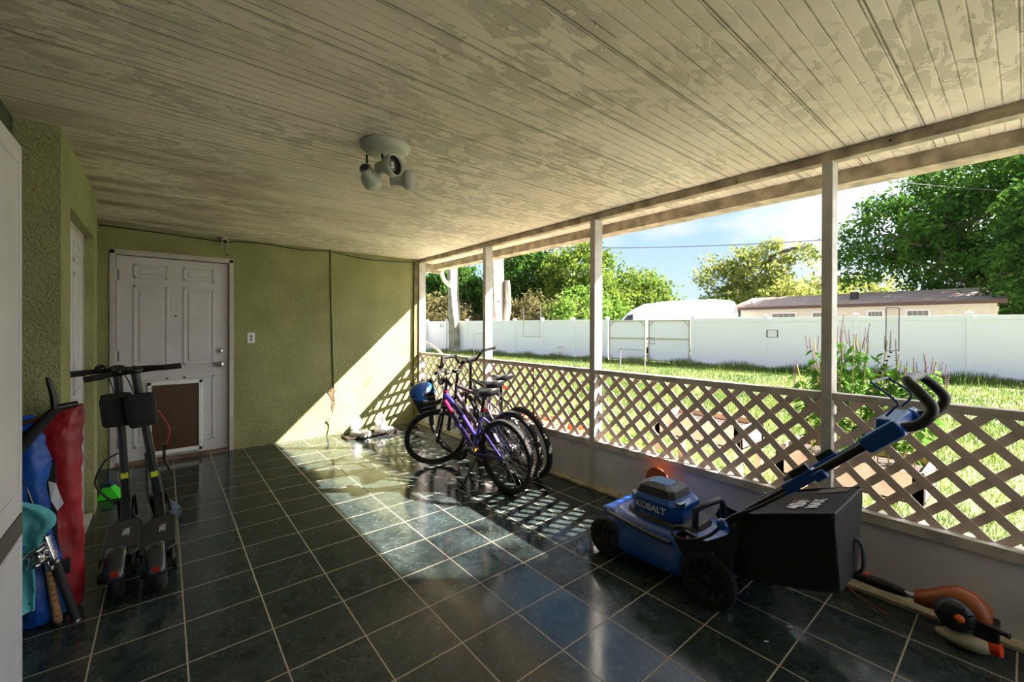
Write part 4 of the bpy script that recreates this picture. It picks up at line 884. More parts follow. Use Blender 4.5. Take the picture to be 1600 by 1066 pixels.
# label on the lower tube, cross bar pod, grips
q = MB().beam(hp_(.24, -.135)+Vector((.01, 0, .017)), hp_(.36, -.135)+Vector((.01, 0, .017)), .03, .003, (0, 1, 0)); q.build('tube_label', mat('label_grey', (120, 128, 140), .4), mw)
q = MB(); q.beam(hp_(.95, .20)+Vector((0, 0, .03)), hp_(.95, -.11)+Vector((0, 0, .03)), .07, .05, (0, 0, 1)); q.build('switch_box', M_BLUE, mw, bevel=.012)
e0 = hp_(1.0, .225); e1 = hp_(1.0, -.135)
gl = bez([e0, e0+Vector((-.065, 0, .03)), e0+Vector((-.095, 0, .085)), e0+Vector((-.065, -.01, .135)), e0+Vector((-.030, -.03, .172)), e0+Vector((-.026, -.07, .178)), e1+Vector((-.026, .07, .178)), e1+Vector((-.030, .03, .172)), e1+Vector((-.065, .01, .135)), e1+Vector((-.095, 0, .085)), e1+Vector((-.065, 0, .03)), e1], 6)
q = MB(); q.tube(gl, .018, 12); q.build('grip_bar', mat('grip_rubber', (26, 26, 28), .5), mw)
bl_ = bez([e0+Vector((.03, -.02, .04)), e0+Vector((.01, -.02, .07)), e0+Vector((.0, -.02, .095)), e0+Vector((.07, -.03, .155)), e0+Vector((.075, -.05, .158)), e1+Vector((.075, .07, .158)), e1+Vector((.06, .05, .15)), e1+Vector((.0, .03, .095)), e1+Vector((.03, .03, .04))], 5)
q = MB(); q.tube(bl_, .0045, 8); q.build('bail_lever', mat('bail_blue', (20, 62, 130), .4), mw)
# cable looping from handle down to the deck
q = MB(); q.tube(bez([hp_(.55, .225)+Vector((0, .016, -.02)), hp_(.25, .225)+Vector((0, .018, -.012)), hp_(.06, .225)+Vector((0, .02, .01)), (-.33, .262, .36), (-.23, .265, .30), (-.16, .262, .285), (-.125, .25, .30), (-.14, .23, .325), (-.19, .22, .33)], 6), .0075, 8); q.build('handle_cable', mat('cable_black', (28, 27, 27), .45), mw)
# bag
q = MB()
def bagring(x, zt, zb, w_, wb, xs=0): return [(x, w_, zt), (x, w_+.004, zt-.04), (x+xs, (w_+wb)/2+.004, (zt+zb)/2), (x+xs, wb, zb+.02), (x+xs, wb-.02, zb), (x+xs, -wb+.02, zb), (x+xs, -wb, zb+.02), (x+xs, -(w_+wb)/2-.004, (zt+zb)/2), (x, -w_-.004, zt-.04), (x, -w_, zt), (x, -w_*.4, zt+.004), (x, w_*.4, zt+.004)]
q.loft([bagring(-.40, .44, .16, .19, .17), bagring(-.46, .485, .165, .215, .18), bagring(-.62, .545, .20, .222, .165), bagring(-.79, .61, .245, .225, .145, -.0), bagring(-.815, .60, .26, .222, .14, .0)], smooth=False); BG = q.build('grass_bag', M_BAG, mw, bevel=.006, weld=True)
q = MB()
for sy in (1, -1): q.tube([(-.45, sy*.216, .487), (-.62, sy*.224, .549), (-.805, sy*.226, .612)], .006, 6)
q.tube([(-.81, .222, .612), (-.81, -.222, .612)], .006, 6); q.build('bag_piping', mat('piping_black', (14, 14, 16), .6), BG)
q = MB(); q.tube(bez([(-.805, -.08, .42), (-.84, -.08, .41), (-.845, -.08, .30), (-.80, -.08, .26)], 5), .022, 8, flat=.35); q.build('bag_handle', mat('webbing', (44, 46, 52), .8), BG)
bx = Vector((0, -1, 0)); by = Vector((.93, 0, .35)).normalized()*-1
sl = (.61-.545)/.17; q = MB()
def topz(x): return .545+(-.62-x)*sl+.006
q.add([(x, y, topz(x)+.001) for x, y in ((-.60, .09), (-.60, -.02), (-.66, -.02), (-.66, .09))], [(0, 1, 2, 3)]); q.build('bag_patch', mat('bag_brown', (92, 76, 70), .8), BG); q = MB(); q.add([(x, y, topz(x)+.001) for x, y in ((-.66, -.12), (-.66, -.20), (-.78, -.20), (-.78, -.12))], [(0, 1, 2, 3)])
q.build('bag_patch', mat('bag_brown', (92, 76, 70), .8), BG)
tx = Vector((0, -1, 0)); ty = Vector((1, 0, -sl)).normalized()
text('bag_lettering', '40v', .098, M_LET, BG, frame((-.645, .08, topz(-.645)+.002), tx, ty), bold=.002, sx=.95)
text('bag_lettering', 'MAX', .068, M_LET, BG, frame((-.715, .08, topz(-.715)+.002), tx, ty), bold=.002)

# ------------------------------------------------------------------ string trimmer along the kerb
tm = thing('string_trimmer', 'orange string trimmer lying along the knee wall behind the mower', 'trimmer', (2.27, -1.60, 0))
def TL(x, y, z): return (x-2.27, y+1.60, z)
q = MB(); q.tube(bez([TL(2.31, -.25, .16), TL(2.30, -.7, .12), TL(2.30, -1.30, .115), TL(2.28, -1.50, .12)], 5), .013, 10); q.build('shaft', mat('shaft_dark', (60, 58, 58), .4, metal=.4), tm)
q = MB(); q.tube([TL(2.305, -1.22, .118), TL(2.30, -1.30, .118), TL(2.295, -1.40, .12), TL(2.285, -1.49, .122)], [.019, .021, .026, .018], 12); q.build('grip', M_RUB, tm)
q = MB(); q.tube([TL(2.30, -1.23, .137), TL(2.296, -1.36, .14)], .010, 8); q.build('throttle_lock', M_REDOR, tm)
q = MB(); q.tube([TL(2.285, -1.49, .122), TL(2.28, -1.53, .125)], .012, 10); q.build('collar', M_CHROME, tm)
q = MB()
# orange shroud: a curved shell over the engine
rg = []
for (y, z, a, b) in ((-1.525, .125, .030, .028), (-1.57, .135, .042, .040), (-1.61, .155, .050, .052), (-1.66, .165, .058, .070), (-1.72, .155, .058, .072), (-1.765, .135, .045, .05)):
    rg.append([TL(2.285+a*math.cos(t), y, z+b*math.sin(t)) for t in [2*PI*k/20 for k in range(20)]])
q.loft(rg); q.build('engine_shroud', mat('shroud_orange', (150, 76, 26), .4), tm, weld=True)
q = MB(); q.lathe([(.001, .035), (.030, .034), (.056, .024), (.064, .008), (.066, -.03)], TL(2.225, -1.66, .135), (-1, -.25, .1), 28); EC = q.build('starter_cover', mat('starter_black', (30, 30, 34), .4), tm)
q = MB(); q.lathe([(.001, .046), (.014, .044), (.018, .034)], TL(2.225, -1.665, .135), (-1, -.25, .1), 12); q.build('starter_hub', M_ORANGE, EC)
q = MB()
for k in range(10):
    a = 2*PI*k/10; q.box(Vector(TL(2.197, -1.672, .138))+Vector((.0, math.cos(a)*.042, math.sin(a)*.042)), (.006, .020, .005), Matrix.Rotation(a, 4, 'X'))
q.build('cooling_ribs', M_BLACK, EC)
q = MB(); q.b2(*[2.225-2.27, 2.32-2.27], -.185, -.11, .07, .14); q.build('engine_block', M_BLACK, tm, bevel=.008)
q = MB(); q.tube([TL(2.215, -1.77, .135), TL(2.195, -1.80, .142), TL(2.19, -1.812, .142)], [.012, .010, .012], 8); q.build('starter_lever', M_BLACK, tm)
q = MB(); q.tube(bez([TL(2.25, -1.60, .030), TL(2.24, -1.66, .034), TL(2.235, -1.72, .040), TL(2.24, -1.76, .046)], 4), [.012, .018, .024, .028, .03, .032, .034, .034, .034, .033, .031, .028, .024], 14); q.build('fuel_tank', mat('tank_plastic', (206, 200, 168), .35), tm)
q = MB(); q.cyl(TL(2.238, -1.755, .046), TL(2.232, -1.79, .052), .026, n=18); q.build('fuel_cap', M_REDOR, tm, bevel=.002)
q = MB(); rg = []
for f in range(7):
    a = PI*(.08+.84*f/6); rg.append((math.cos(a)*.10, math.sin(a)*.12))
q.prism([(-.10, 0), (.10, 0)]+rg, 0, .006, frame(TL(2.35, -.17, .245), (0, -1, .0), (-.15, 0, 1))); q.build('line_guard', mat('guard_orange', (206, 84, 34), .45), tm)
q = MB(); q.cyl(TL(2.31, -.25, .16), TL(2.27, -.21, .17), .04, n=18); q.build('spool_head', M_BLACK, tm)
q = MB(); q.tube(bez([TL(2.27, -1.24, .10), TL(2.24, -1.32, .05), TL(2.24, -1.44, .012)], 4), .0035, 6); q.build('trigger_wire', mat('wire_red', (140, 60, 40), .5), tm)

# ------------------------------------------------------------------ scooters
M_SC = mat('scooter_dark', (34, 35, 38), .4, metal=.2); M_DK = mat('deck_rubber', (40, 40, 42), .85, bump=.3, bscale=200)
def scooter(label, loc, head, lean, bagx, seed):
    S = thing('electric_scooter', label, 'scooter', (loc[0], loc[1], 0), (lean, 0, PI/2-head), 'electric scooters by the side door')
    r = .108
    for x, nm in ((0, 'rear_wheel'), (.86, 'front_wheel')):
        q = MB(); q.torus((x, 0, r), r-.026, .026, (0, 1, 0), 40, 10, 1.0); W_ = q.build(nm, M_RUB, S)
        q = MB(); q.lathe([(.001, -.030), (.05, -.026), (.060, -.018), (.060, .018), (.05, .026), (.001, .030)], (x, 0, r), (0, 1, 0), 24); q.build('wheel_hub', M_SC, W_)
    # deck
    hw = .078; out_ = [(.10, -.045), (.14, -hw), (.58, -hw), (.66, -.05), (.70, -.04), (.70, .04), (.66, .05), (.58, hw), (.14, hw), (.10, .045)]
    q = MB(); q.prism(out_, .10, .155); D_ = q.build('deck', M_SC, S, bevel=.006)
    q = MB(); q.prism([(x*1.0, y*.9) for x, y in ((.19, -hw), (.58, -hw), (.62, -.05), (.62, .05), (.58, hw), (.19, hw))], .155, .159); q.build('deck_mat', M_DK, D_)
    text('deck_lettering', 'VOBET', .040, mat('deck_print', (190, 188, 186), .6), D_, frame((.42, -.012, .1598), (-1, 0, 0), (0, -1, 0)), bold=.0008, sx=.9)
    for sy in (-1, 1):
        q = MB(); q.beam((.16, sy*.058, .125), (-.01, sy*.058, .112), .05, .014, (0, 1, 0)); q.build('rear_arm', M_SC, S, bevel=.004)
        q = MB(); q.cyl((0, sy*.050, r), (0, sy*.072, r), .026, n=16); q.build('motor_cap', M_BLACKM, S)
    # fender
    q = MB(); rg = []
    for k in range(13):
        a = R(8)+R(140)*k/12; ro = r+.020; c_ = Vector((-math.cos(a)*ro, 0, r+math.sin(a)*ro)); nrm = Vector((-math.cos(a), 0, math.sin(a))); w_ = .040
        rg.append([c_+Vector((0, -w_, 0))-nrm*.022, c_+Vector((0, -w_*.95, 0))-nrm*.006, c_+Vector((0, -w_*.6, 0))+nrm*.003, c_+Vector((0, w_*.6, 0))+nrm*.003, c_+Vector((0, w_*.95, 0))-nrm*.006, c_+Vector((0, w_, 0))-nrm*.022, c_+Vector((0, w_*.6, 0))-nrm*.004, c_+Vector((0, -w_*.6, 0))-nrm*.004])
    q.loft(rg); FD = q.build('rear_fender', mat('fender_gloss', (42, 44, 48), .25), S, weld=True)
    a = R(20); c_ = Vector((-math.cos(a)*(r+.024), 0, r+math.sin(a)*(r+.024))); q = MB(); q.box(c_, (.006, .026, .048), Matrix.Rotation(-(PI/2-(PI/2-a)), 4, 'Y')); q.build('tail_light', mat('tail_red', (150, 34, 22), .3), FD)
    # neck, fork, fender front
    q = MB(); q.beam((.66, 0, .13), (.80, 0, .24), .07, .05, (0, 1, 0)); q.build('neck', M_SC, S, bevel=.006)
    top = Vector((.735, 0, 1.08)); bot = Vector((.81, 0, .22))
    for sy in (-1, 1): 
        q = MB(); q.beam((.80, sy*.042, .25), (.86, sy*.042, r), .03, .012, (0, 1, 0)); q.build('fork_leg', M_SC, S, bevel=.003)
    q = MB(); rg = []
    for k in range(9):
        a = R(20)+R(120)*k/8; rg.append((.86+math.cos(a)*(r+.018), r+math.sin(a)*(r+.018)))
    q.prism([(x, z) for x, z in rg]+[(x*.0+(.86+(x-.86)*.93), r+(z-r)*.93) for x, z in rg[::-1]], -.035, .035, Matrix(((1, 0, 0, 0), (0, 0, 1, 0), (0, 1, 0, 0), (0, 0, 0, 1)))); q.build('front_fender', M_BLACKM, S)
    q = MB(); q.tube([bot, bot+(top-bot)*.25], .026, 16); q.tube([bot+(top-bot)*.25, top], .022, 16); ST_ = q.build('stem', mat('stem_grey', (50, 54, 58), .35, metal=.4), S)
    q = MB(); dvv = (top-bot).normalized(); q.beam(bot-dvv*.02, bot+dvv*.16, .05, .036, (0, 1, 0)); q.build('folding_joint', M_SC, ST_, bevel=.004)
    q = MB(); p_ = bot+dvv*.18; q.box(p_+Vector((-.0255, 0, 0)), (.003, .036, .036)); q.build('warning_sticker', mat('sticker_yellow', (196, 206, 40), .5), ST_)
    # cockpit
    q = MB(); q.tube(bez([top+Vector((-.03, .225, .0)), top+Vector((-.01, .12, .005)), top+Vector((0, 0, .005)), top+Vector((-.01, -.12, .005)), top+Vector((-.03, -.225, .0))], 4), .0155, 12); HB_ = q.build('handlebar', M_BLACKM, S)
    for sy in (-1, 1):
        q = MB(); q.tube([top+Vector((-.018, sy*.14, .003)), top+Vector((-.031, sy*.23, .0))], .0185, 12); q.build('grip', M_RUB, HB_)
        q = MB(); q.tube(bez([top+Vector((0, sy*.10, 0)), top+Vector((.045, sy*.13, -.005)), top+Vector((.04, sy*.20, -.012))], 4), .006, 8); q.build('brake_lever', M_BLACKM, HB_)
    q = MB(); q.ball(top+Vector((-.005, 0, .012)), .045, 18, 8, (1.1, 1, .55)); q.build('display', M_BLACK, HB_)
    q = MB(); q.lathe([(.001, .02), (.02, .02), (.026, .012), (.026, -.012), (.001, -.016)], top+Vector((-.02, .075, .02)), (-.5, 0, 1), 16); q.build('bell', M_BLACKM, HB_)
    q = MB(); q.tube([top-dvv*.08+Vector((.02, 0, 0)), top-dvv*.08+Vector((.05, 0, 0))], .022, 14); q.build('headlight', M_BLACK, ST_)
    # bag strapped on the stem
    bc = top-dvv*.24+Vector((-.07, bagx, 0)); q = MB(); q.loft([superq(bc.x, bc.y, bc.z-.10, .040, .060, 20, 4), superq(bc.x, bc.y, bc.z-.085, .050, .070, 20, 4), superq(bc.x, bc.y, bc.z+.06, .055, .078, 20, 4), superq(bc.x+.01, bc.y, bc.z+.095, .045, .070, 20, 4), superq(bc.x+.02, bc.y, bc.z+.10, .025, .05, 20, 4)]); BG_ = q.build('stem_bag', M_BAG, S, weld=True)
    q = MB(); q.tube(bez([bc+Vector((-.055, -.06, .06)), bc+Vector((-.062, 0, .065)), bc+Vector((-.055, .06, .06))], 4), .003, 6); q.box(bc+Vector((-.05, .0, -.01)), (.012, .08, .09)); q.build('bag_pocket', M_BAG, BG_, bevel=.004)
    q = MB(); q.tube([top-dvv*.20+Vector((.0, bagx*.5, 0)), top-dvv*.225+Vector((0, bagx*.5, 0))], .030, 12); q.build('bag_strap', M_BLACK, BG_)
    # cables
    sg = 1 if seed else -1
    q = MB(); q.tube(bez([top+Vector((.02, .05, -.01)), top+Vector((.05, .03, -.12)), top-dvv*.3+Vector((.03, .01, 0)), top-dvv*.5+Vector((.022, .0, 0))], 5), .003, 6)
    if seed == 0: q.tube(bez([bot+dvv*.33+Vector((0, .024, 0)), bot+dvv*.29+Vector((-.02, .09, 0)), bot+dvv*.17+Vector((-.03, .135, 0)), bot+dvv*.06+Vector((-.02, .09, 0)), bot+dvv*-.03+Vector((-.01, .02, 0))], 6), .006, 8)
    else: q.tube(bez([bot+dvv*.33+Vector((0, .024, 0)), bot+dvv*.2+Vector((-.01, .036, 0)), bot+dvv*.05+Vector((-.02, .05, 0)), bot+dvv*-.05+Vector((-.04, .04, 0))], 6), .006, 8)
    q.build('cable', M_BLACK, S)
    if seed:
        q = MB(); q.tube(bez([top-dvv*.26+Vector((-.06, -.075, 0)), top-dvv*.40+Vector((-.05, -.115, 0)), top-dvv*.50+Vector((-.03, -.085, 0))], 5), .0035, 6); q.build('red_cable', mat('cable_red', (160, 34, 44), .4), S)
        q = MB(); q.beam(top-dvv*.50+Vector((-.03, -.075, 0)), top-dvv*.60+Vector((-.03, -.06, 0)), .026, .016, (0, 1, 0)); q.tube(bez([top-dvv*.60+Vector((-.03, -.06, 0)), top-dvv*.66+Vector((-.03, -.075, 0)), top-dvv*.70+Vector((-.03, -.082, 0))], 4), .007, 6); q.build('lock_body', M_BLACKM, S)
        q = MB(); q.box(top-dvv*.545+Vector((-.045, -.066, 0)), (.006, .014, .05)); q.build('lock_plate', M_CHROME, S)
    return S
scooter('left black electric scooter beside the side door, bag on its stem', (-.556, 1.075), -.0, -.045, .01, 0)
scooter('right black electric scooter leaning against the other one, with red cable', (-.385, 1.01), .015, -.135, -.0, 1)
# small blue grey cover lying beside the right front wheel
cv = thing('cloth_bundle', 'small crumpled blue grey cloth beside the right scooter front wheel', 'cloth', (-.345, 1.97, 0))
cv.scale = (.62, .62, .8)
q = MB(); rg = []
for i, (z, r_) in enumerate(((0, .07), (.05, .085), (.11, .07), (.16, .035), (.18, .01))): rg.append([(math.cos(a)*r_*(1+.25*math.sin(5*a+i)), math.sin(a)*r_*(1+.2*math.sin(4*a+2*i)), z) for a in [2*PI*k/24 for k in range(24)]])
q.loft(rg); q.build('cloth', mat('cloth_slate', (66, 80, 94), .7), cv, weld=True)
q = MB().tube(bez([(.05, -.03, .10), (.11, -.03, .08), (.12, -.01, .03), (.09, .02, .006)], 5), .004, 6); q.build('cord', M_BLACK, cv)

# ------------------------------------------------------------------ fishing rods, bags, umbrella by the left wall
def lean_pt(a, b, t): return Vector(a)+(Vector(b)-Vector(a))*t
M_CORK = mat('cork', (186, 146, 104), .85, rgb2=(120, 84, 54), vscale=60, bump=.3); M_RODB = mat('rod_blank', (40, 42, 50), .25, coat=.5)
def rod(label, a, b, cork, reelt, rr=.0065):
    t = thing('fishing_rod', label, 'fishing rod', a, group='fishing rods leaning by the open door'); A = Vector(a); D = Vector(b)-A; Lr = D.length; D.normalize()
    q = MB(); q.tube([D*.02, D*(Lr*.5), D*Lr], [rr, rr*.8, rr*.5], 10); q.build('blank', M_RODB, t)
    if cork:
        q = MB(); q.tube([D*.0, D*.012, D*.02, D*.26], [.010, .0125, .0155, .0140], 14); G_ = q.build('handle', M_CORK, t); q = MB().tube([D*-.004, D*.012], .0125, 12); q.build('butt_cap', M_BLACK, G_)
        q = MB().tube([D*.26, D*.295], .0135, 12); q.build('reel_seat', M_CHROME, t)
    else:
        q = MB(); q.tube([D*.0, D*.02, D*.28, D*.30], [.014, .0165, .0165, .012], 14); G_ = q.build('handle', mat('eva_grip', (28, 28, 30), .8), t); q = MB().tube([D*-.004, D*.02], .015, 12); q.build('butt_cap', M_STEEL, G_)
        q = MB(); q.tube([D*.31, D*.42], .0145, 12); q.tube([D*.33, D*.345], .018, 12); q.tube([D*.40, D*.42], .018, 12); q.build('reel_seat', M_CHROME, t)
        q = MB(); q.tube([D*.43, D*.45, D*.54, D*.56], [.012, .0155, .0145, .010], 12); q.build('foregrip', mat('eva_grip', (28, 28, 30), .8), t)
        q = MB(); q.tube([D*.56, D*.575], .009, 10); q.build('thread_wrap', mat('wrap_red', (196, 90, 90), .5), t)
    # reel hangs on the camera/left side
    s = Vector((-.5, -.8, 0)); s = (s-D*s.dot(D)).normalized(); c0 = D*reelt+s*.055
    q = MB(); q.tube([D*reelt, c0], [.008, .010], 8); q.lathe([(.012, -.03), (.026, -.028), (.026, -.02), (.019, -.016), (.019, .016), (.027, .02), (.027, .03), (.012, .034)], c0, D, 22); RL = q.build('reel', M_CHROME, t)
    q = MB(); q.torus(c0+D*.01, .030, .0022, (s*.8+D*.6), 24, 6); q.build('bail_wire', M_STEEL, RL)
    x = D.cross(s).normalized(); q = MB(); q.tube([c0-D*.02, c0-D*.02+x*.045, c0-D*.045+x*.055], .0035, 6); q.ball(c0-D*.05+x*.058, .011, 12, 8, (1, .8, 1.3)); q.build('reel_crank', M_STEEL, RL)
    if not cork:
        q = MB(); q.tube(bez([D*.40+s*.012, D*.38+s*.07-x*.03, D*.33+s*.13-x*.07], 5), [.006]*11, 8, flat=.5); q.build('silver_arm', mat('arm_silver', (178, 180, 184), .3, metal=.6), t)
    for k in (.62, .8, .95):
        q = MB(); q.torus(D*(Lr*k)+s*.014, .008, .0016, D, 14, 5); q.tube([D*(Lr*k), D*(Lr*k)+s*.006], .002, 5); q.build('line_guide', M_STEEL, t)
rod('cork handled fishing rod standing on the tile in front of the blue bag', (-.745, .945, .006), (-.885, 1.02, 1.06), True, .33, .0045)
rod('thick fishing rod with black foam grip right of the cork handled one', (-.687, .930, .006), (-.905, 1.00, .86), False, .36, .0085)
# red bag
rb = thing('red_chair_bag', 'tall red nylon bag with black strap standing at the wall corner', 'bag', (-.785, 1.085, 0))
q = MB(); rg = []
prof = [(0, -.0, .075, .04), (.02, .0, .085, .05), (.15, .0, .092, .055), (.40, -.005, .10, .06), (.62, -.012, .108, .055), (.80, -.010, .105, .04), (.90, .0, .10, .022), (.955, .005, .105, .010)]
for i, (z, cx_, a, b) in enumerate(prof):
    rg.append([(cx_+.02*(.955-z)+a*math.cos(t)*(1+.06*math.sin(3*t+z*9)), b*math.sin(t)*(1+.25*math.sin(4*t+z*7)), z+(.05*math.cos(t) if i >= 6 else .02*math.cos(t) if i == 5 else 0)) for t in [2*PI*k/28 for k in range(28)]])
q.loft(rg); RB_ = q.build('bag_body', mat('red_nylon', (160, 18, 32), .5, var=.35, vscale=5, bump=.5, bscale=14), rb, weld=True); crumple(RB_, .020, .06, 3)
q = MB(); 
pts = [Vector((.005, -.070, .74)), Vector((.010, -.080, .55)), Vector((.014, -.080, .38)), Vector((.03, -.078, .25))]
for i in range(3): q.beam(pts[i], pts[i+1], .030, .006, (0, 1, 0))
q.box((.045, -.082, .24), (.05, .03, .06)); q.build('strap', mat('strap_black', (18, 18, 20), .8), rb, bevel=.002)
q = MB(); q.tube(bez([(-.09, -.05, .93), (-.04, -.065, .80), (-.04, -.07, .72), (-.08, -.07, .67)], 6), .003, 6); q.build('drawstring', M_BLACK, rb)
# blue bag
bb_ = thing('blue_bag', 'bright blue nylon bag slumped behind the fishing rods', 'bag', (-.835, 1.02, 0))
q = MB(); rg = []
for i, (z, cx_, a, b) in enumerate([(0, .015, .075, .04), (.015, .015, .095, .05), (.12, .01, .098, .055), (.30, 0, .085, .055), (.48, -.01, .075, .05), (.62, -.02, .07, .05), (.74, -.02, .075, .045), (.84, -.02, .065, .03), (.88, -.02, .05, .015)]):
    rg.append([(cx_+a*math.cos(t)*(1+.08*math.sin(3*t+z*11)), b*math.sin(t)*(1+.22*math.sin(4*t+z*8)), z) for t in [2*PI*k/28 for k in range(28)]])
q.loft(rg); BB_ = q.build('bag_body', mat('blue_nylon', (14, 82, 176), .5, var=.3, vscale=5, bump=.5, bscale=14), bb_, weld=True); crumple(BB_, .028, .08, 3)
q = MB(); q.add([(.055, -.06, .66), (.08, -.065, .645), (.09, -.065, .60), (.105, -.07, .55), (.085, -.072, .52), (.065, -.07, .57)], [(0, 1, 2, 3, 4, 5)]); q.build('care_label', mat('label_white', (200, 206, 214), .7), BB_)
# teal cloth
tl = thing('teal_towel', 'light teal cloth draped over the blue bag beside the open door', 'cloth', (-.86, .93, 0))
q = MB(); nx, nz = 14, 18; P = []
for i in range(nz):
    for j in range(nx):
        u = j/(nx-1); v_ = i/(nz-1); wv = .11-.05*abs(v_-.78)-.045*v_*0; right = .085 if .55 < v_ < .95 else .06
        if v_ > .9: right -= (v_-.9)*.6
        right += .05*math.exp(-((v_-.80)/.10)**2)
        P.append((-.07+u*(.07+right-.02), -.0+.018*math.sin(u*9+v_*4)+.012*math.sin(v_*14), .10+v_*.50-.10*(1-u)*0))
q.add(P, [(i*nx+j, i*nx+j+1, (i+1)*nx+j+1, (i+1)*nx+j) for i in range(nz-1) for j in range(nx-1)], True); o = q.build('towel_cloth', mat('teal_fabric', (92, 178, 186), .8, bump=.4, bscale=20), tl)
crumple(o, .035, .09, 2); sd_ = o.modifiers.new('solid', 'SOLIDIFY'); sd_.thickness = .006
# black folding chair frame end poking out of the bag
fc = thing('folded_umbrella', 'black umbrella like frame with hooked handle lying across the blue bag', 'umbrella', (-.80, 1.0, .78))
q = MB(); q.tube([(-.085, -.03, .0), (-.03, -.02, .10), (.03, .0, .185), (.055, .01, .20)], [.018, .024, .018, .013], 12); q.build('folded_canopy', M_BAG, fc)
q = MB(); q.tube([(.03, .0, .20), (.075, .02, .205), (.105, .03, .21)], [.014, .016, .014], 10); q.build('hinge_block', M_BLACK, fc)
q = MB(); q.tube(bez([(.035, .0, .20), (.032, -.0, .25), (.022, -.0, .30), (.012, 0, .345)], 4), [.020, .021, .022, .022, .022, .021, .020, .019, .018, .017, .016, .014, .012], 10, flat=.6); q.build('hooked_handle', M_BLACK, fc)
q = MB(); q.tube([(-.10, .0, .11), (-.03, .0, .13), (.0, .0, .14)], .014, 10); q.tube([(-.10, .0, .16), (-.03, .01, .17)], .010, 8); q.build('blue_tube', mat('tube_blue', (26, 80, 196), .35), fc)
# green dust brush by the wall corner
gb_ = thing('green_hand_brush', 'bright green hand brush on the floor behind the left scooter', 'brush', (-.72, 2.83, 0), (0, 0, R(-15)))
q = MB(); q.loft([[(-.02, -.03, .09), (.02, -.03, .09), (.02, .03, .09), (-.02, .03, .09)], [(-.04, -.10, .004), (.10, -.10, .004), (.10, .03, .004), (-.04, .03, .004)]], smooth=False); q.build('bristles', mat('bristle_green', (60, 220, 40), .7, bump=.5, bscale=120), gb_)
q = MB(); q.box((0, 0, .10), (.06, .09, .03)).tube([(0, 0, .11), (-.03, .08, .16)], .011, 8); q.build('brush_handle', mat('brush_dark', (40, 60, 90), .5), gb_)

# ------------------------------------------------------------------ pet feeders on tray
tr = thing('feeder_tray', 'shallow dark tray on the tiles under the two white feeders', 'tray', (1.64, 3.44, 0), (0, 0, R(-3)))
q = MB(); q.b2(-.33, .33, -.13, .13, .004, .010); M_TR = mat('tray_brown', (52, 40, 36), .5); q.build('tray_base', M_TR, tr)
q = MB()
for a in ((-.33, .33, -.13, -.118), (-.33, .33, .118, .13), (-.33, -.318, -.13, .13), (.318, .33, -.13, .13)): q.b2(*a, .0, .028)
q.build('tray_rim', M_TR, tr, bevel=.003)
def feeder(label, x, y, rz):
    t = thing('pet_feeder', label, 'pet feeder', (x, y, .0105), (0, 0, rz), 'gravity feeders on the dark tray')
    q = MB(); q.loft([superq(0, -.03, 0, .085, .13, 28, 4), superq(0, -.03, .05, .08, .125, 28, 4), superq(0, -.03, .06, .075, .118, 28, 4)]); b_ = q.build('feeder_base', M_WHITE, t, weld=True)
    q = MB(); q.loft([superq(0, -.085, .0605, .058, .052, 24, 4), superq(0, -.085, .062, .05, .045, 24, 4)]); q.build('bowl_opening', mat('bowl_grey', (214, 210, 206), .4), b_)
    q = MB(); q.loft([superq(0, .045, .058, .066, .052, 28, 3), superq(0, .045, .14, .066, .052, 28, 3), superq(0, .045, .19, .058, .044, 28, 3), superq(0, .045, .225, .035, .028, 28, 3), superq(0, .045, .23, .01, .01, 28, 3)]); q.build('feeder_bottle', M_CLEAR, t, weld=True)
    q = MB(); q.loft([superq(0, .045, .058, .06, .047, 24, 3), superq(0, .045, .10, .06, .047, 24, 3)]); q.build('collar', M_WHITE, t, weld=True)
feeder('left white gravity feeder on the dark tray', 1.49, 3.45, R(20)); feeder('right white gravity feeder on the dark tray, nearer the bicycles', 1.80, 3.46, R(20))
tag(MB().tube(bez([(1.20, 3.725, .16), (1.22, 3.70, .22), (1.27, 3.69, .17), (1.30, 3.64, .06), (1.34, 3.60, .01)], 6), .006, 6).build('floor_cord', mat('cord_cream', (206, 190, 150), .6)), 'cream cord curling down the wall left of the feeder tray', 'cord')

# ------------------------------------------------------------------ things on walls and ceiling
sw_ = thing('light_switch', 'white rocker switch plate on the green wall right of the door', 'switch', (.378, YB, 1.235))
q = MB(); q.b2(-.036, .036, -.007, 0, -.058, .058); q.build('switch_plate', M_WHITE, sw_, bevel=.002)
for z in (-.018, .018): MB().b2(-.010, .010, -.012, -.006, z-.013, z+.013).build('switch_rocker', mat('switch_grey', (96, 94, 96), .4), sw_)
sc_ = thing('security_camera', 'small white security camera at the top of the wall above the door', 'camera', (.125, YB-.005, 2.30))
q = MB(); q.lathe([(.001, 0), (.022, 0), (.022, -.012), (.012, -.02)], (0, 0, .01), (0, 1, 0), 16); q.tube([(0, -.02, .01), (0, -.045, -.0)], .008, 8); q.build('mount', M_WHITE, sc_)
q = MB(); q.tube([(-.005, -.03, .012), (.0, -.105, -.028)], [.026, .028], 18); b_ = q.build('camera_body', M_WHITE, sc_, bevel=.002)
q = MB(); q.tube([(.0, -.104, -.0275), (.0, -.108, -.0295)], .023, 18); q.build('lens', M_BLACK, b_)
q = MB(); q.tube(bez([(0, -.02, .0), (.005, -.012, -.10), (.01, -.014, -.15), (.03, -.016, -.165), (.035, -.016, -.14)], 5), .0025, 5); q.build('camera_cable', M_BLACK, sc_)
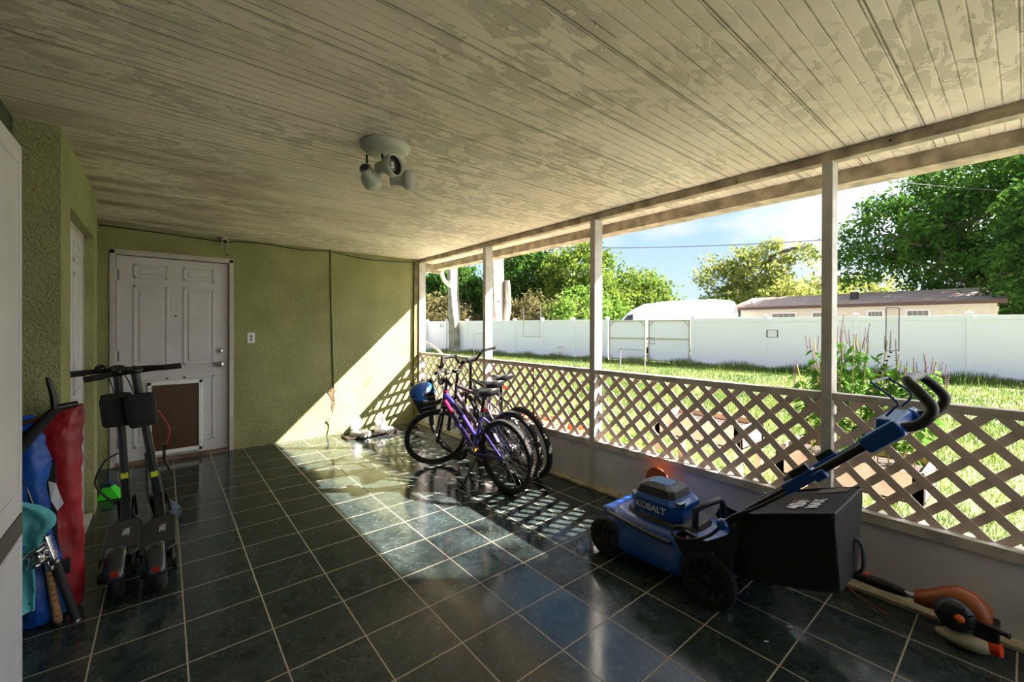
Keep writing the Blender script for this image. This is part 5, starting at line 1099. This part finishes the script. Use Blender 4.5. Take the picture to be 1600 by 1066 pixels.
tag(MB().tube(bez([(-.85, 3.728, 2.315), (-.41, 3.728, 2.305), (.12, 3.728, 2.285), (.24, 3.728, 2.305), (.55, 3.728, 2.31), (.89, 3.728, 2.290), (1.20, 3.728, 2.31), (1.40, 3.728, 2.285), (1.75, 3.728, 2.26), (2.1, 3.728, 2.272), (2.38, 3.728, 2.29)], 6), .006, 6).build('wall_cable', M_BLACK), 'thin black cable running along the top of the green wall', 'cable')
cd = thing('wall_conduit', 'narrow green painted strip running down the middle of the wall', 'conduit', (1.255, YB, 0))
q = MB(); q.tube([(-.02, -.006, 2.33), (-.005, -.006, 1.5), (.02, -.006, .60)], .011, 8); q.build('conduit_strip', M_GREEN, cd)
q = MB(); q.tube([(-.034, -.003, 2.33), (-.019, -.003, 1.5), (.006, -.003, .62)], .006, 6); q.build('painted_shadow_line', mat('shadow_line_dark', (88, 90, 58), .9), cd)  # dark line painting the shadow along the strip's left edge
q = MB(); rg = [(-.03, .60), (.02, .63), (.045, .56), (.02, .50), (.035, .40), (.01, .28), (-.01, .34), (.0, .44), (-.03, .50), (-.06, .54)]
q.prism(rg, 0, .004, frame((0, -.001, 0), (1, 0, 0), (0, 0, 1))); q.build('broken_plaster', mat('plaster_brown', (112, 92, 62), .9, var=.5, vscale=30, bump=1), cd)
tag(MB().prism([(0, 0), (.03, .05), (.06, .09), (.055, .05), (.02, .0)], 0, .003, frame((1.66, YB-.002, .48), (1, 0, 0), (0, 0, 1))).build('wall_chip', mat('chip_tan', (176, 156, 110), .9)), 'small tan chip in the sunlit part of the green wall', 'chip')
# ceiling light with three spots
lt = thing('ceiling_light', 'grey round ceiling fixture with three swivelling spot heads', 'lamp', (.535, .345, ZC))
M_FIX = mat('fixture_grey', (176, 180, 168), .45)
q = MB(); q.lathe([(0, -.048), (.07, -.048), (.105, -.040), (.118, -.026), (.119, -.022), (.130, -.018), (.132, 0), (0, 0)], (0, 0, 0), (0, 0, 1), 40); q.build('canopy', M_FIX, lt)
def spot(a, b, stem_top, black=False, logo=False):
    a = Vector(a); b = Vector(b); D = (b-a).normalized(); Lh = (b-a).length
    q = MB(); q.lathe([(.001, 0), (.028, .0), (.032, .008), (.032, Lh*.45), (.036, Lh*.52), (.052, Lh*.62), (.055, Lh*.68), (.055, Lh), (.050, Lh), (.048, Lh*.72), (.001, Lh*.70)], a, D, 28); S_ = q.build('spot_head', M_FIX, lt)
    q = MB(); q.lathe([(.001, -.002), (.022, -.002), (.024, .002)], a, D, 16); q.build('vent_cap', mat('vent_brown', (74, 62, 54), .7), S_)
    q = MB(); q.lathe([(.0505, Lh*.995), (.047, Lh*.72), (.001, Lh*.705)], a, D, 28); q.build('baffle', M_BLACK, S_)
    q = MB(); q.lathe([(.001, Lh*.80), (.02, Lh*.79), (.034, Lh*.75), (.036, Lh*.71)], a, D, 24); q.build('bulb', mat('bulb_grey', (110, 110, 104), .2) , S_)
    if logo:
        x = D.cross(Vector((0, 0, 1))).normalized()*-1; y = x.cross(D) if False else Vector((0, 0, 1))-D*D.z
        text('bulb_mark', 'S', .042, mat('mark_white', (222, 214, 200), .5), S_, frame(a+D*(Lh*.81), D.cross(y)*-1, y) @ Matrix.Identity(4), bold=.001)
    st_ = Vector(stem_top); m_ = a+D*(Lh*.3); q = MB(); q.tube([st_, m_+Vector((0, 0, .03))], .0065, 8); q.box((m_+Vector((0, 0, .03))), (.016, .016, .02)); q.build('swivel_stem', mat('stem_bronze', (60, 50, 42), .5, metal=.5), lt)
spot((-.03, .03, -.120), (.018, -.090, -.125), (-.018, .008, -.04), logo=True)
spot((.055, .065, -.155), (.165, -.005, -.150), (.06, .06, -.05))
spot((-.095, .05, -.125), (-.015, .135, -.165), (-.08, .06, -.05))

# ------------------------------------------------------------------ small litter on the tiles
def scrap(pts, z, m, label, cat='scrap', name='paper_scrap'):
    cx_ = sum(p[0] for p in pts)/len(pts); cy_ = sum(p[1] for p in pts)/len(pts); q = MB(); q.prism([(a-cx_, b-cy_) for a, b in pts], 0, .0015); o = q.build(name, m); o.location = (cx_, cy_, z); tag(o, label, cat)
M_PAP = mat('paper_white', (222, 220, 214), .8)
scrap([(1.90, .84), (1.97, .76), (2.00, .78), (1.94, .86)], .0006, M_PAP, 'flat white paper strip on the tiles below the bicycle rear wheel')
scrap([(2.03, .74), (2.07, .70), (2.08, .75)], .0006, M_PAP, 'small pale triangular scrap right of the paper strip')
scrap([(2.12, .70), (2.13, .69), (2.135, .705)], .0006, M_PAP, 'tiny pale crumb on the tiles near the second post')
scrap([(1.62, -1.13), (1.632, -1.145), (1.636, -1.14), (1.626, -1.127)], .0006, M_PAP, 'tiny pale leaf bit on the tiles behind the mower wheel', 'leaf bit', 'leaf_bit')
scrap([(1.80, -1.16), (1.815, -1.18), (1.82, -1.175), (1.808, -1.158)], .0006, M_PAP, 'pale leaf bit on the tiles under the mower bag', 'leaf bit', 'leaf_bit')
# unseen tree added beside the porch to shade the near floor
tree('added_shade_tree', 'broad unseen tree added to shade the near end of the porch', 9.4, -8.3, GZ, [(0, 0, 8.1, 1.5, 1.3, 1.2), (-.9, -.6, 8.6, 1.4, 1.5, 1.1), (.4, -1.6, 8.0, 2.2, 2.0, 1.4), (1.4, .2, 9.2, 1.2, 1.1, .9)], 11000, .13, LM_O, trunk=[(0, 0, 0), (.1, 0, 2.5), (0, -.2, 6.5)], tr=.25, branches=6, seed=31, clump=.4, group=None)
